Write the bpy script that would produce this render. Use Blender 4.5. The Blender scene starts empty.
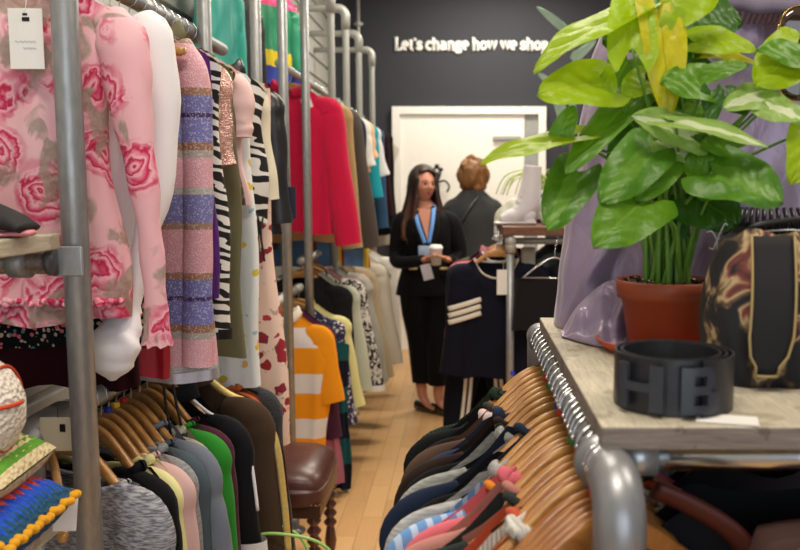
import bpy, bmesh, math, random
from mathutils import Vector, Matrix, noise as mnoise
R = random.Random(7)
S = bpy.context.scene
C = S.collection
PI = math.pi
# ------------------------------------------------------------ camera
PITCH = math.radians(6.0); F = 850.0; CX = 465.0; CY = 275.0
CAM = Vector((0, 0, 1.52))
cd = bpy.data.cameras.new('camera'); cam = bpy.data.objects.new('camera', cd); C.objects.link(cam)
cam.location = CAM; cam.rotation_euler = (PI/2 - PITCH, 0, 0)
cd.sensor_width = 36; cd.lens = F/800*36; cd.shift_x = (400-CX)/800; cd.clip_start = .05
cd.dof.use_dof = True; cd.dof.focus_distance = 1.75; cd.dof.aperture_fstop = 5.2
S.camera = cam
def at(px, py, Y):
    dx = (px-CX)/F; dy = -(py-CY)/F
    u = Vector((0, math.sin(PITCH), math.cos(PITCH))); f = Vector((0, math.cos(PITCH), -math.sin(PITCH)))
    d = Vector((dx, 0, 0)) + u*dy + f
    return CAM + d*(Y/d.y)
def lin(c):
    if isinstance(c, str):
        c = c.lstrip('#'); c = [int(c[i:i+2], 16)/255 for i in (0, 2, 4)]
        c = [x/12.92 if x <= .04045 else ((x+.055)/1.055)**2.4 for x in c]
    return (c[0], c[1], c[2], 1)
# ------------------------------------------------------------ materials
class NT:
    def __init__(s, name, rough=.8, metal=0):
        s.m = bpy.data.materials.new(name); s.m.use_nodes = True
        s.t = s.m.node_tree; s.b = s.t.nodes['Principled BSDF']
        s.b.inputs['Roughness'].default_value = rough; s.b.inputs['Metallic'].default_value = metal
    def n(s, typ, props=None, **inp):
        nd = s.t.nodes.new('ShaderNode'+typ)
        for k, v in (props or {}).items(): setattr(nd, k, v)
        for k, v in inp.items(): s.put(nd, k.replace('_', ' '), v)
        return nd
    def put(s, nd, k, v):
        i = nd.inputs[int(k)] if isinstance(k, int) or k.isdigit() else nd.inputs[k]
        if isinstance(v, bpy.types.NodeSocket): s.t.links.new(v, i)
        elif isinstance(v, bpy.types.Node): s.t.links.new(v.outputs[0], i)
        else: i.default_value = v
    def co(s, sc=(1, 1, 1), which='Object', rot=(0, 0, 0)):
        tc = s.n('TexCoord'); mp = s.n('Mapping'); s.t.links.new(tc.outputs[which], mp.inputs[0])
        mp.inputs['Scale'].default_value = sc; mp.inputs['Rotation'].default_value = rot
        return mp
    def ramp(s, fac, stops, mode='LINEAR'):
        r = s.n('ValToRGB'); r.color_ramp.interpolation = mode; e = r.color_ramp.elements
        while len(e) < len(stops): e.new(.5)
        for k, (p, c) in enumerate(stops): e[k].position = p; e[k].color = lin(c)
        s.t.links.new(fac, r.inputs[0]); return r.outputs[0]
    def mix(s, fac, a, b, mode='MIX'):
        m = s.n('Mix', dict(data_type='RGBA', blend_type=mode))
        for i, v in ((0, fac), (6, a), (7, b)):
            if isinstance(v, str): v = lin(v)
            if isinstance(v, bpy.types.NodeSocket): s.t.links.new(v, m.inputs[i])
            else: m.inputs[i].default_value = v
        return m.outputs[2]
    def math(s, op, a, b=0.0):
        m = s.n('Math', dict(operation=op))
        for i, v in ((0, a), (1, b)):
            if isinstance(v, bpy.types.NodeSocket): s.t.links.new(v, m.inputs[i])
            else: m.inputs[i].default_value = v
        return m.outputs[0]
    def noise(s, co, scale, detail=2, dist=0, rough=.5, out=0):
        n = s.n('TexNoise', Scale=scale, Detail=detail, Distortion=dist, Roughness=rough)
        s.t.links.new(co.outputs[0], n.inputs['Vector']); return n.outputs[out]
    def vor(s, co, scale, out='Distance', rnd=1):
        n = s.n('TexVoronoi', Scale=scale, Randomness=rnd); s.t.links.new(co.outputs[0], n.inputs['Vector']); return n.outputs[out]
    def bump(s, h, strength=.3, dist=.002):
        b = s.n('Bump', Strength=strength, Distance=dist); s.t.links.new(h, b.inputs['Height'])
        s.t.links.new(b.outputs[0], s.b.inputs['Normal'])
    def col(s, c):
        if isinstance(c, str): s.b.inputs['Base Color'].default_value = lin(c)
        else: s.t.links.new(c, s.b.inputs['Base Color'])
def sheen(M, w=.25):
    w *= .25; M.b.inputs['Specular IOR Level'].default_value = .5 if M.b.inputs['Roughness'].default_value < .55 else .12
    M.b.inputs['Sheen Weight'].default_value = w; M.b.inputs['Sheen Roughness'].default_value = .5
_c = {}
def fab(color, rough=.85, kind='plain', c2=None, sh=.15):
    key = (color, rough, kind, c2)
    if key in _c: return _c[key]
    M = NT('fabric '+kind, rough); co = M.co()
    if kind == 'heather':
        n = M.noise(M.co((25, 25, 160)), 2.2, 3); M.col(M.ramp(n, [(.38, c2 or '#55565E'), (.62, color)]))
        M.bump(M.noise(co, 500, 1), .3, .0015)
    elif kind == 'fleece':
        n = M.noise(co, 160, 4); M.col(M.mix(M.math('MULTIPLY', n, .45), color, c2 or '#FFFFFF', 'MIX') if c2 else color)
        M.bump(n, .9, .006); sh = .5
    elif kind == 'knit':
        w = M.n('TexWave', dict(bands_direction='X'), Scale=45, Distortion=2.5, Detail=2); M.t.links.new(co.outputs[0], w.inputs['Vector'])
        M.col(M.mix(M.math('MULTIPLY', w.outputs['Fac'], .25), color, c2 or color)); M.bump(w.outputs['Fac'], .6, .004)
    elif kind == 'satin':
        M.b.inputs['Roughness'].default_value = rough; n = M.noise(co, 9, 3); M.col(M.mix(n, color, c2 or color)); M.bump(M.noise(co, 22, 3), .35, .01); sh = .3
    else:
        n = M.noise(co, 14, 3); M.col(M.mix(M.math('MULTIPLY', n, .35), color, c2 or color, 'MIX'))
        M.bump(M.noise(co, 350, 2), .3, .001)
    sheen(M, sh); _c[key] = M.m; return M.m
def bands(name, stops, period, axis=2, wobble=0, rough=.8, offset=0, spark=0):
    M = NT(name, rough); tc = M.n('TexCoord'); sx = M.n('SeparateXYZ'); M.t.links.new(tc.outputs['Object'], sx.inputs[0])
    v = M.math('ADD', sx.outputs[axis], offset)
    if wobble: v = M.math('ADD', v, M.math('MULTIPLY', M.noise(M.co(), 12, 2), wobble))
    v = M.math('FRACT', M.math('ADD', M.math('DIVIDE', v, period), 20.0)); c = M.ramp(v, stops, 'CONSTANT')
    if spark:
        vr = M.vor(M.co(), 330, 'Color'); bw = M.n('RGBToBW'); M.t.links.new(vr, bw.inputs[0])
        c = M.mix(M.math('MULTIPLY', M.math('GREATER_THAN', bw.outputs[0], .72), spark), c, '#F4E9EE')
        M.bump(M.vor(M.co(), 300), .6, .002)
    else: M.bump(M.noise(M.co(), 350, 2), .3, .001)
    M.col(c); sheen(M, .15); return M.m
def metal(name, color, rough=.3, scr=True):
    M = NT(name, rough, 1.0)
    n = M.noise(M.co((3, 3, 1)), 30, 4); M.col(M.mix(n, color, '#86888C' if scr else color)); M.b.inputs['Metallic'].default_value = .62 if scr else 1
    r = M.n('MapRange'); M.t.links.new(n, r.inputs[0]); r.inputs[3].default_value = rough-.08; r.inputs[4].default_value = rough+.15
    M.t.links.new(r.outputs[0], M.b.inputs['Roughness']); return M.m
def plain(name, color, rough=.5, metallic=0, c2=None, scale=20, bump=0, coat=0):
    M = NT(name, rough, metallic)
    n = M.noise(M.co(), scale, 3); M.col(M.mix(n, color, c2 or color))
    if bump: M.bump(n, bump, .003)
    if coat: M.b.inputs['Coat Weight'].default_value = coat
    return M.m
M_STEEL = metal('galvanised steel tube', '#B2B5B6', .38)
M_CHROME = metal('chrome', '#D6D8DA', .18, False)
M_DARKSTEEL = metal('dark steel', '#3A3A3C', .3)
def woodmat(name, a, b, sc=(6, 6, 30), rough=.4, dark=None, coat=0):
    M = NT(name, rough); co = M.co(sc); n = M.noise(co, 3, 5, 1.5)
    c = M.ramp(n, [(.3, a), (.7, b)])
    if dark: c = M.mix(M.math('MULTIPLY', M.math('GREATER_THAN', M.noise(M.co((3, 3, 3)), 5, 4), .58), .5), c, dark)
    M.col(c); M.bump(n, .15, .002); M.b.inputs['Coat Weight'].default_value = coat; return M.m
M_HANG = woodmat('varnished hanger beech', '#A5713A', '#C99656', (8, 40, 8), .36, coat=.15)
M_HANG2 = woodmat('darker hanger wood', '#8E5726', '#B0753A', (8, 40, 8), .34, coat=.15)
M_PLANK = woodmat('weathered scaffold plank', '#A39C8C', '#C7BDA6', (60, 5, 40), .7, '#8A7C68')
M_BROWNW = woodmat('brown shelf wood', '#5A3A2C', '#7C5440', (5, 30, 30), .6)
M_PALE = plain('dull zinc tube', '#B9BBB6', .45, .3, c2='#A9ABA8')
M_WHITE = plain('white card', '#F0EFEC', .6, c2='#E6E4E0')
M_BLACKP = plain('black plastic', '#101012', .35)
# ------------------------------------------------------------ object helpers
def link(name, bm, m, parent=None, smooth=True, loc=None):
    me = bpy.data.meshes.new(name); bmesh.ops.recalc_face_normals(bm, faces=bm.faces) if len(bm.faces) else None
    bm.to_mesh(me); bm.free()
    if smooth:
        for p in me.polygons: p.use_smooth = True
    for x in (m if isinstance(m, (list, tuple)) else [m]): me.materials.append(x)
    o = bpy.data.objects.new(name, me); C.objects.link(o)
    if parent: o.parent = parent
    if loc is not None: o.location = loc
    return o
def tag(o, label, cat, group=None):
    o['label'] = label; o['category'] = cat
    if group: o['group'] = group
    return o
def thing(name, label, cat, loc=(0, 0, 0), rz=0, group=None, rot=None):
    o = bpy.data.objects.new(name, None); o.empty_display_size = .05; C.objects.link(o); o.location = loc; o.rotation_euler = rot or (0, 0, rz)
    return tag(o, label, cat, group)
def dup(root, label, loc, rot=None, group=None):
    r = root.copy(); C.objects.link(r); r.location = loc
    if rot is not None: r.rotation_euler = rot
    r['label'] = label
    if group: r['group'] = group
    for ch in list(root.children):
        c = ch.copy(); C.objects.link(c); c.parent = r
        for g in ch.children:
            d = g.copy(); C.objects.link(d); d.parent = c
    return r
def struct(o): o['kind'] = 'structure'; return o
def box(bm, c, s, bev=0, rot=None, mi=0):
    n0 = len(bm.verts); r = bmesh.ops.create_cube(bm, size=1); vs = r['verts']
    M = Matrix.Diagonal((s[0], s[1], s[2], 1)); bmesh.ops.transform(bm, matrix=M, verts=vs)
    if bev:
        es = list({e for v in vs for e in v.link_edges}); rr = bmesh.ops.bevel(bm, geom=es, offset=bev, segments=3, affect='EDGES', profile=.6)
        vs = list({v for f in rr['faces'] for v in f.verts} | {v for v in vs if v.is_valid})
    if rot is not None: bmesh.ops.transform(bm, matrix=rot.to_4x4(), verts=vs)
    bmesh.ops.translate(bm, vec=Vector(c), verts=vs)
    if mi:
        for f in {f for v in vs for f in v.link_faces}: f.material_index = mi
    return vs
def tube(bm, pts, r, seg=12, cap=True, flat=None, up=None):
    """sweep along pts; r float or list of radii or (ra, rb) pairs; up = reference axis for rb"""
    pts = [Vector(p) for p in pts]; n = len(pts); rings = []; prev = None
    for i, p in enumerate(pts):
        t = (pts[min(i+1, n-1)]-pts[max(i-1, 0)]).normalized()
        if up is not None: b = Vector(up); a = b.cross(t)
        else:
            a = (prev - t*prev.dot(t)) if prev is not None else t.orthogonal()
        if a.length < 1e-6: a = t.orthogonal()
        a.normalize(); b = t.cross(a).normalized(); prev = a
        rr = r[i] if isinstance(r, (list, tuple)) else r
        ra, rb = rr if isinstance(rr, (list, tuple)) else (rr, rr)
        rings.append([bm.verts.new(p + a*ra*math.cos(2*PI*k/seg) + b*rb*math.sin(2*PI*k/seg)) for k in range(seg)])
    for i in range(n-1):
        for k in range(seg):
            bm.faces.new((rings[i][k], rings[i][(k+1) % seg], rings[i+1][(k+1) % seg], rings[i+1][k]))
    if cap: bm.faces.new(rings[0]); bm.faces.new(rings[-1])
    return rings
def lathe(bm, prof, c=(0, 0, 0), seg=32, sx=1, sy=1):
    rings = []
    for r, z in prof: rings.append([bm.verts.new((c[0]+r*sx*math.cos(2*PI*k/seg), c[1]+r*sy*math.sin(2*PI*k/seg), c[2]+z)) for k in range(seg)])
    for i in range(len(prof)-1):
        for k in range(seg):
            bm.faces.new((rings[i][k], rings[i][(k+1) % seg], rings[i+1][(k+1) % seg], rings[i+1][k]))
    if prof[0][0] > 1e-5: bm.faces.new(rings[0])
    if prof[-1][0] > 1e-5: bm.faces.new(rings[-1])
    bmesh.ops.remove_doubles(bm, verts=[v for rg in rings for v in rg], dist=1e-6)
def cat(P, n=24, closed=False):
    P = [Vector(p) for p in P]; out = []; m = len(P)
    for j in range(n+1 if not closed else n):
        t = j/n*(m-1 if not closed else m); i = min(int(t), m-2) if not closed else int(t) % m; f = t-int(t) if closed else t-i
        g = (lambda k: P[k % m]) if closed else (lambda k: P[max(0, min(m-1, k))])
        a, b, c, d = g(i-1), g(i), g(i+1), g(i+2)
        out.append(.5*((2*b)+(c-a)*f+(2*a-5*b+4*c-d)*f*f+(3*b-a-3*c+d)*f**3))
    return out
def sst(x, a=0, b=1):
    x = max(0, min(1, (x-a)/(b-a))); return x*x*(3-2*x)
def ball(bm, c, r, s=(1, 1, 1), seg=16):
    q = bmesh.ops.create_uvsphere(bm, u_segments=seg, v_segments=max(8, seg//2+2), radius=r)
    bmesh.ops.transform(bm, matrix=Matrix.Translation(Vector(c)) @ Matrix.Diagonal((s[0], s[1], s[2], 1)), verts=q['verts']); return q['verts']
# ------------------------------------------------------------ hanger + garment builders
HHW = .198
def hz(ax):
    q = min(1, ax/HHW); return -.050 - .098*(math.sin(PI*(q-.5))*.5+.5)
def hanger_mesh():
    bm = bmesh.new(); n = 30; rings = []
    for i in range(n+1):
        x = -HHW + 2*HHW*i/n; q = abs(x)/HHW; zt = hz(abs(x)); h = .034*(1-q)+.019*q + .006*math.exp(-(q/.15)**2); th = .0065+.003*q
        if q > .97: h *= .75; th *= .8
        yo = -.018*q*q
        ring = []
        for k in range(12):
            a = 2*PI*k/12; ca, sa = math.cos(a), math.sin(a)
            ring.append(bm.verts.new((x, yo+th*math.copysign(abs(ca)**.6, ca), zt-h/2+h/2*math.copysign(abs(sa)**.6, sa))))
        rings.append(ring)
    for i in range(n):
        for k in range(12): bm.faces.new((rings[i][k], rings[i][(k+1) % 12], rings[i+1][(k+1) % 12], rings[i+1][k]))
    bm.faces.new(rings[0]); bm.faces.new(rings[-1]); return bm
def hook_mesh():
    bm = bmesh.new(); r = .0235; pts = [(0, 0, -.058), (0, 0, -.034)]
    for k in range(15):
        a = math.radians(-75 + k*(250/14)); pts.append((r*math.cos(a), 0, r*math.sin(a)))
    pts[1] = (.002, 0, -.04); tube(bm, cat(pts, 40), .0019, 8); ball(bm, pts[-1], .003); return bm
def mk_hanger():
    t = thing('wooden_hanger', 'x', 'hanger'); link('shoulder_bar', hanger_mesh(), M_HANG, t); link('hook', hook_mesh(), M_CHROME, t); return t
HG0 = mk_hanger(); HG0_used = [False]
HG_bar2 = None
MK = {}
def marker_mat(c):
    if c not in MK: MK[c] = plain('size marker plastic', c, .35)
    return MK[c]
def hanger(label, loc, rot, group, dark=False, marker=None):
    if not HG0_used[0]:
        HG0_used[0] = True; h = HG0; h.location = loc; h.rotation_euler = rot; h['label'] = label; h['group'] = group
    else: h = dup(HG0, label, loc, rot, group)
    if dark:
        for c in h.children:
            if c.name.startswith('shoulder_bar'):
                c.data = c.data.copy(); c.data.materials[0] = M_HANG2
    for c in [c for c in h.children if c.name.startswith('size_marker')]: bpy.data.objects.remove(c)
    if marker:
        bm = bmesh.new(); box(bm, (0, 0, -.045), (.013, .016, .013), .003); link('size_marker', bm, marker_mat(marker), h)
    return h
def shoulder_z(ax, hw, nw):
    if ax <= HHW: return hz(ax)+.011 - .9*max(0, ax-.17)**1.5
    return hz(HHW)+.011 - .0042 - (ax-HHW)*1.15
def body_bm(hw, length, nw, nd, d, hemw, seed, amp, sq=.9, waist=None, fr=9):
    bm = bmesh.new(); N, Mr = 64, 30; r = random.Random(seed); ph = [r.uniform(0, 6.28) for _ in range(6)]
    zn = shoulder_z(nw, hw, nw); rings = []
    for j in range(Mr+1):
        t = (j/Mr)**1.25; ring = []
        w = hw*(1-(1-sq)*sst(t, 0, .14)); w += (hemw-hw*sq)*sst(t, .2, 1)
        if waist is not None: w *= 1-waist*math.exp(-((t-.5)/.22)**2)
        dep = .0125 + (d-.0125)*sst(t, 0, .16)
        for k in range(N):
            a = 2*PI*k/N; c, s = math.cos(a), math.sin(a); u = math.copysign(abs(c)**.8, c); ax = abs(u)*hw
            if ax < nw:
                q = 1-(ax/nw)**2; zt = shoulder_z(nw, hw, nw) + (-nd*q**.6 if s < 0 else -.022*q**.6)
            else: zt = shoulder_z(ax, hw, nw)
            x = w*u; zb = hz(0)-length + .008*math.sin(u*5+ph[4])
            z = zt*(1-t)+zb*t
            y = dep*math.copysign(abs(s)**.75, s)
            y += math.copysign(.028*math.exp(-(ax/(nw*1.3))**2)*(1-sst(t, 0, .2)), s) if nw > .02 else 0
            f = sst(t, .05, .5)
            y += amp*f*(math.sin(u*fr+ph[0]+t*1.5)+.6*math.sin(u*fr*2.1+ph[1]-t)+.35*math.sin(u*fr*3.7+ph[2]))
            y += amp*.5*math.sin(t*14+u*6+ph[3])*sst(t, .02, .2)
            y -= .018*(ax/HHW)**2*(1-t) if ax < HHW*1.2 else .02*(1-t)
            x += .006*math.sin(t*9+ph[5])*(abs(u) > .9)
            ring.append(bm.verts.new((x, y, z)))
        rings.append(ring)
    for j in range(Mr):
        for k in range(N): bm.faces.new((rings[j][k], rings[j][(k+1) % N], rings[j+1][(k+1) % N], rings[j+1][k]))
    return bm, rings[0]
def sleeve_bm(side, hw, L, r0, r1, seed, ry=.03, sw=(.03, 0), wrinkle=.005, flare=0, pinch=None):
    bm = bmesh.new(); rr = random.Random(seed); zs = hz(min(hw, HHW))
    x0 = hw-.075; P = [(x0-r0*.9, -.014, zs-.020+.012*(r0/.05)), (hw-r0*1.0, -.016, zs-.040), (hw-r0*.80, -.018, zs-.085-.3*r0), (hw-r0*.85+sw[0]*.45, -.02+sw[1]*.3, zs-.08-L*.45), (hw-r1*.9+sw[0], -.02+sw[1], zs-.04-L)]
    P = [(side*p[0], p[1], p[2]) for p in P]; n = 30; pts = cat(P, n); ph = rr.uniform(0, 6)
    rad = []
    for i in range(n+1):
        t = i/n; a = .5*r0 + (r0*.5)*sst(t, 0, .3) if t < .3 else r0+(r1-r0)*(t-.3)/.7
        if pinch and t > .8: a = r1*(.55+.9*sst(t, .86, .95)*1.0) if t > .84 else a
        a += wrinkle*.6*math.sin(t*17+ph)*sst(t, .1, .4)
        b = min(a, ry)*(.6+.4*sst(t, 0, .25)) + wrinkle*.4*math.sin(t*31+ph)
        rad.append((a, b))
    rg = tube(bm, pts, rad, 22, cap=False, up=(0, 1, 0)); bm.faces.new(rg[0])
    return bm, pts[-1], rad[-1]
def collar_pts(ring, nw, hw):
    return [v.copy() for v in ring]
def garment(name, desc, loc_phrase, cat_, X, Y, Z, m, hw=.21, L=.62, rz=0, nw=.075, nd=.05, d=.03, hemw=None, slv=None, sL=.5, sr=(.062, .045), sm=None, sw=(.03, 0), collar=None, cm=None,
            seed=None, amp=.006, group=None, hgroup='wooden clothes hangers', hang=True, dark=False, marker=None, cuff=None, waist=None, sq=.9, fr=9, ry=.032, pinch=None, hem=None, tilt=0, wr=.005, hl=None):
    seed = seed if seed is not None else int(abs(X*1000)+Y*977); rot = (0, tilt, rz)
    jr = random.Random(seed*7+1); rot = (0, tilt, rz+jr.uniform(-.035, .035)*(1 if hang and slv else 0))
    t = thing(name, (desc+' '+loc_phrase).strip(), cat_, (X, Y, Z), 0, group, rot)
    if slv and sq == .9: sq = .84
    hemw = min(hemw or hw, hw-sr[0]*.35) if (slv and not hemw) else (hemw or hw)
    bm, top = body_bm(hw, L, nw, nd, d, hemw, seed, amp, sq, waist, fr)
    nk = [v.co.copy() for v in top if abs(v.co.x) < nw*1.08]
    link('torso', bm, m, t)
    if slv:
        for s in (-1, 1):
            b, e, rd = sleeve_bm(s, hw, sL, sr[0], sr[1], seed+s, ry, sw, wr, pinch=pinch); so = link('sleeve', b, sm or m, t)
            if cuff:
                b = bmesh.new(); q = Vector(e); tube(b, [q+Vector((0, 0, .03)), q+Vector((0, 0, .015)), q+Vector((0, 0, -.004))], [(rd[0]*1.06, rd[1]*1.1)]*3, 20, cap=False, up=(0, 1, 0)); link('cuff', b, cuff, so)
    if hem:
        b = bmesh.new()
        # thin band hugging the hem
        pr = random.Random(seed)
        me = t.children[0].data; N = 64; rg = [v.co.copy() for v in me.vertices[-N:]]; c = sum(rg, Vector())/N
        lo = [b.verts.new(p+(p-c)*.012+Vector((0, 0, -.003))) for p in rg]; hi = [b.verts.new(p+(p-c)*.012+Vector((0, 0, .022))) for p in rg]
        for k in range(N): b.faces.new((lo[k], lo[(k+1) % N], hi[(k+1) % N], hi[k]))
        link('hem_band', b, hem, t)
    zc = shoulder_z(nw, hw, nw)
    def cp(a, out=0, dz=0):
        c, s = math.cos(a), math.sin(a); q = max(0, 1-c*c)
        z = zc + (-nd*q**.6 if s < 0 else -.022*q**.6)
        y = (.010+.028*math.exp(-(abs(c)/1.3)**2))*math.copysign(min(1, abs(s)*1.2)**.75, s)
        return Vector((c*(nw+out), y*(1+out*12)-.006, z+dz))
    if collar == 'roll':
        b = bmesh.new(); pr = random.Random(seed); a0 = pr.uniform(0, 6); P = [cp(2*PI*k/60, .003*math.sin(k*.9+a0), .004+.004*math.sin(k*1.3+a0)) for k in range(61)]; tube(b, P, [(.0058+.0018*math.sin(k*2.2+a0), .010+.002*math.sin(k*1.7)) for k in range(61)], 12, cap=False); link('collar', b, cm or m, t)
    elif collar == 'crew':
        b = bmesh.new(); P = [cp(2*PI*k/40, 0, .002) for k in range(41)]; tube(b, P, .0065, 8, cap=False); link('neckband', b, cm or m, t)
    elif collar == 'vee':
        b = bmesh.new(); P = [cp(2*PI*k/40, 0, .002) for k in range(41)]; tube(b, P, .0055, 8, cap=False); link('neckband', b, cm or m, t)
    elif collar in ('shirt', 'roll'):
        b = bmesh.new(); hgt = .034 if collar == 'shirt' else .026; pr = random.Random(seed); rings = []
        prof = [(0, 0), (.004, hgt), (.012, hgt+.002), (.022, hgt*.45), (.028, -.006)] if collar == 'shirt' else [(0, -.01), (-.004, hgt*.5), (.004, hgt), (.02, hgt*.8), (.024, hgt*.2), (.018, -.012)]
        ks = [k for k in range(41)]
        for (o, dz) in prof:
            rings.append([b.verts.new(cp(-PI/2+.10+(2*PI-.2)*k/40, o, dz+(.004*math.sin(k*1.1+seed) if collar == 'roll' else 0))) for k in ks])
        for i in range(len(prof)-1):
            for k in range(40): b.faces.new((rings[i][k], rings[i][k+1], rings[i+1][k+1], rings[i+1][k]))
        co = link('collar', b, cm or m, t)
        md = co.modifiers.new('thick', 'SOLIDIFY'); md.thickness = .003
    elif collar == 'hood':
        b = bmesh.new(); ball(b, (0, .03, zc+.0), 1, (nw*1.15, .045, .055), 28)
        for v in b.verts:
            q = v.co; f = mnoise.noise(q*22+Vector((seed, 0, 0))); v.co = q+Vector((0, f*.02, f*.022))
            if q.y < .03 and abs(q.x) < nw*.8: v.co.z -= .035
        link('hood', b, cm or m, t)
    if hang: hanger('wooden hanger inside the '+(hl or (desc[0].lower()+desc[1:])), (X, Y, Z), rot, hgroup, dark, marker)
    return t
def price_tag(label, p, w=.045, h=.075, rz=0, string=.05, parent=None, marks=True, group=None, tilt=0):
    """white card hanging from p by a thread"""
    t = thing('price_tag', label, 'tag', p, rz, group, rot=(0, tilt, rz))
    b = bmesh.new(); box(b, (0, 0, -string-h/2), (w, .0012, h), .0004); link('card', b, M_WHITE, t, smooth=False)
    b = bmesh.new(); tube(b, cat([(0, .004, 0), (.003, 0, -string*.5), (0, -.001, -string-.006)], 8), .0006, 6); link('thread', b, M_WHITE, t)
    if marks:
        b = bmesh.new(); box(b, (.001, -.0009, -string-.018), (w*.22, .0006, .007)); box(b, (.0, -.0009, -string-.010), (w*.14, .0006, .004)); link('logo', b, M_BLACKP, t, smooth=False)
        b = bmesh.new()
        for q, (x0, x1, zz) in enumerate([(-.33, .28, -.55), (-.1, .3, -.66)]):
            P = [(w*(x0+(x1-x0)*k/14), -.0009, -string+h*zz+.0022*math.sin(k*2.1+q)) for k in range(15)]; tube(b, P, .0004, 5)
        link('handwriting', b, plain('ink', '#8A8F98', .6), t)
    return t
# ------------------------------------------------------------ patterned cloth
def floral_pink():
    M = NT('pink rose print voile', .75); co = M.co()
    nz = M.n('TexNoise', Scale=13.0, Detail=3); M.t.links.new(co.outputs[0], nz.inputs['Vector'])
    v = M.n('Mix', dict(data_type='RGBA', blend_type='ADD')); v.inputs[0].default_value = .055; M.t.links.new(co.outputs[0], v.inputs[6]); M.t.links.new(nz.outputs['Color'], v.inputs[7])
    vo = M.n('TexVoronoi', Scale=10.5); M.t.links.new(v.outputs[2], vo.inputs['Vector']); d = vo.outputs['Distance']; bw = M.n('RGBToBW'); M.t.links.new(vo.outputs['Color'], bw.inputs[0])
    pet = M.math('FRACT', M.math('ADD', M.math('MULTIPLY', d, 5.5), M.math('MULTIPLY', M.noise(co, 17, 4, 1.5), 3.2)))
    rose = M.ramp(pet, [(0, '#EDB4BF'), (.25, '#E2809A'), (.5, '#D04E70'), (.68, '#B82048'), (.8, '#DC6E88'), (1, '#F0C2CA')])
    base = M.mix(M.noise(co, 7, 3), '#F0CBCE', '#E29AAA')
    msk = M.n('MapRange'); M.t.links.new(d, msk.inputs[0]); msk.inputs[1].default_value = .46; msk.inputs[2].default_value = .62; msk.inputs[3].default_value = 1; msk.inputs[4].default_value = 0
    mk = M.math('MULTIPLY', msk.outputs[0], M.math('GREATER_THAN', bw.outputs[0], .2)); c = M.mix(mk, base, rose)
    lf = M.n('MapRange'); M.t.links.new(M.noise(M.co((1.3, 1, .9), rot=(.7, 0, .4)), 12, 3, .8), lf.inputs[0]); lf.inputs[1].default_value = .54; lf.inputs[2].default_value = .60
    lc = M.mix(M.noise(co, 40, 3, 2), '#6E6557', '#B9AE9C'); c = M.mix(M.math('MULTIPLY', lf.outputs[0], .8), c, lc)
    M.col(c); M.bump(M.noise(co, 420, 2), .3, .001); sheen(M, .1); return M.m
def zebra(name='zebra print', sc=(3.2, 1, 9.5), a='#0E0E10', b='#E4E2DC', thr=.56, dist=6.5):
    M = NT(name, .8); n = M.n('TexWave', dict(bands_direction='DIAGONAL'), Scale=2.4, Distortion=dist, Detail=2, **{'Detail_Scale': 1.3}); M.t.links.new(M.co(sc).outputs[0], n.inputs['Vector'])
    M.col(M.ramp(n.outputs['Fac'], [(0, a), (thr, b)], 'CONSTANT')); return M.m
def spots(name, base, cols, sc, thr, dist=.3, rough=.85, leaf=None, rnd=1):
    M = NT(name, rough); co = M.co(); nz = M.n('TexNoise', Scale=sc*1.6, Detail=2); M.t.links.new(co.outputs[0], nz.inputs['Vector'])
    v = M.n('Mix', dict(data_type='RGBA', blend_type='ADD')); v.inputs[0].default_value = dist/sc; M.t.links.new(co.outputs[0], v.inputs[6]); M.t.links.new(nz.outputs['Color'], v.inputs[7])
    vo = M.n('TexVoronoi', Scale=sc, Randomness=rnd); M.t.links.new(v.outputs[2], vo.inputs['Vector'])
    bw = M.n('RGBToBW'); M.t.links.new(vo.outputs['Color'], bw.inputs[0])
    k = len(cols); cc = M.ramp(bw.outputs[0], [(.25+.5*i/k if i else 0, c) for i, c in enumerate(cols)], 'CONSTANT')
    c = M.mix(M.math('LESS_THAN', vo.outputs['Distance'], thr), base, cc)
    if leaf: c = M.mix(M.math('GREATER_THAN', M.noise(M.co((1, 1, 1), rot=(.3, .8, 0)), sc*1.8, 2), .68), c, leaf)
    M.col(c); M.bump(M.noise(co, 350, 2), .25, .001); sheen(M, .1); return M.m
def blotch(name, a, b, sc=14, det=4, dist=2, thr=.5, rough=.8):
    M = NT(name, rough); n = M.noise(M.co(), sc, det, dist); M.col(M.ramp(n, [(0, a), (thr, b)], 'CONSTANT')); M.bump(n, .3, .002); return M.m
def check(name, a, b, s=.03, w=.3):
    M = NT(name, .9); tc = M.n('TexCoord'); sx = M.n('SeparateXYZ'); M.t.links.new(tc.outputs['Object'], sx.inputs[0])
    f = [M.math('LESS_THAN', M.math('FRACT', M.math('ADD', M.math('DIVIDE', sx.outputs[i], s), 50.0)), w) for i in (0, 2)]
    M.col(M.mix(M.math('MULTIPLY', M.math('ADD', f[0], f[1]), .5), a, b)); return M.m
P_FLORAL = floral_pink()
P_SEQ = bands('sequined stripes', [(0, '#6E70AE'), (.09, '#9A7058'), (.13, '#D9A0AC'), (.37, '#9A7A66'), (.41, '#7476B2'), (.56, '#B4B0AC'), (.60, '#DCA4B0'), (.76, '#A8A29C'), (.80, '#94694E'), (.84, '#7274B4'), (.975, '#3A2460')], .41, wobble=.001, rough=.5, spark=.3, offset=.285)
P_ZEB = zebra(); P_ZEB2 = zebra('bold zebra print', (2.2, 1, 6), thr=.60, dist=8)
P_ROSE = spots('cream cloth with red roses', '#EBCFC0', ['#9C2F3C', '#B4404C', '#8E3140'], 19, .36, .7, leaf='#B9A39A')
P_DITSY = spots('black ditsy flower print', '#14151B', ['#D4707E', '#4C8C88', '#C9B8A8'], 85, .38, .4)
P_LACEBW = blotch('black and white brocade', '#16161A', '#CFCBC2', 38, 3, 1.2, .5)
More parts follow.
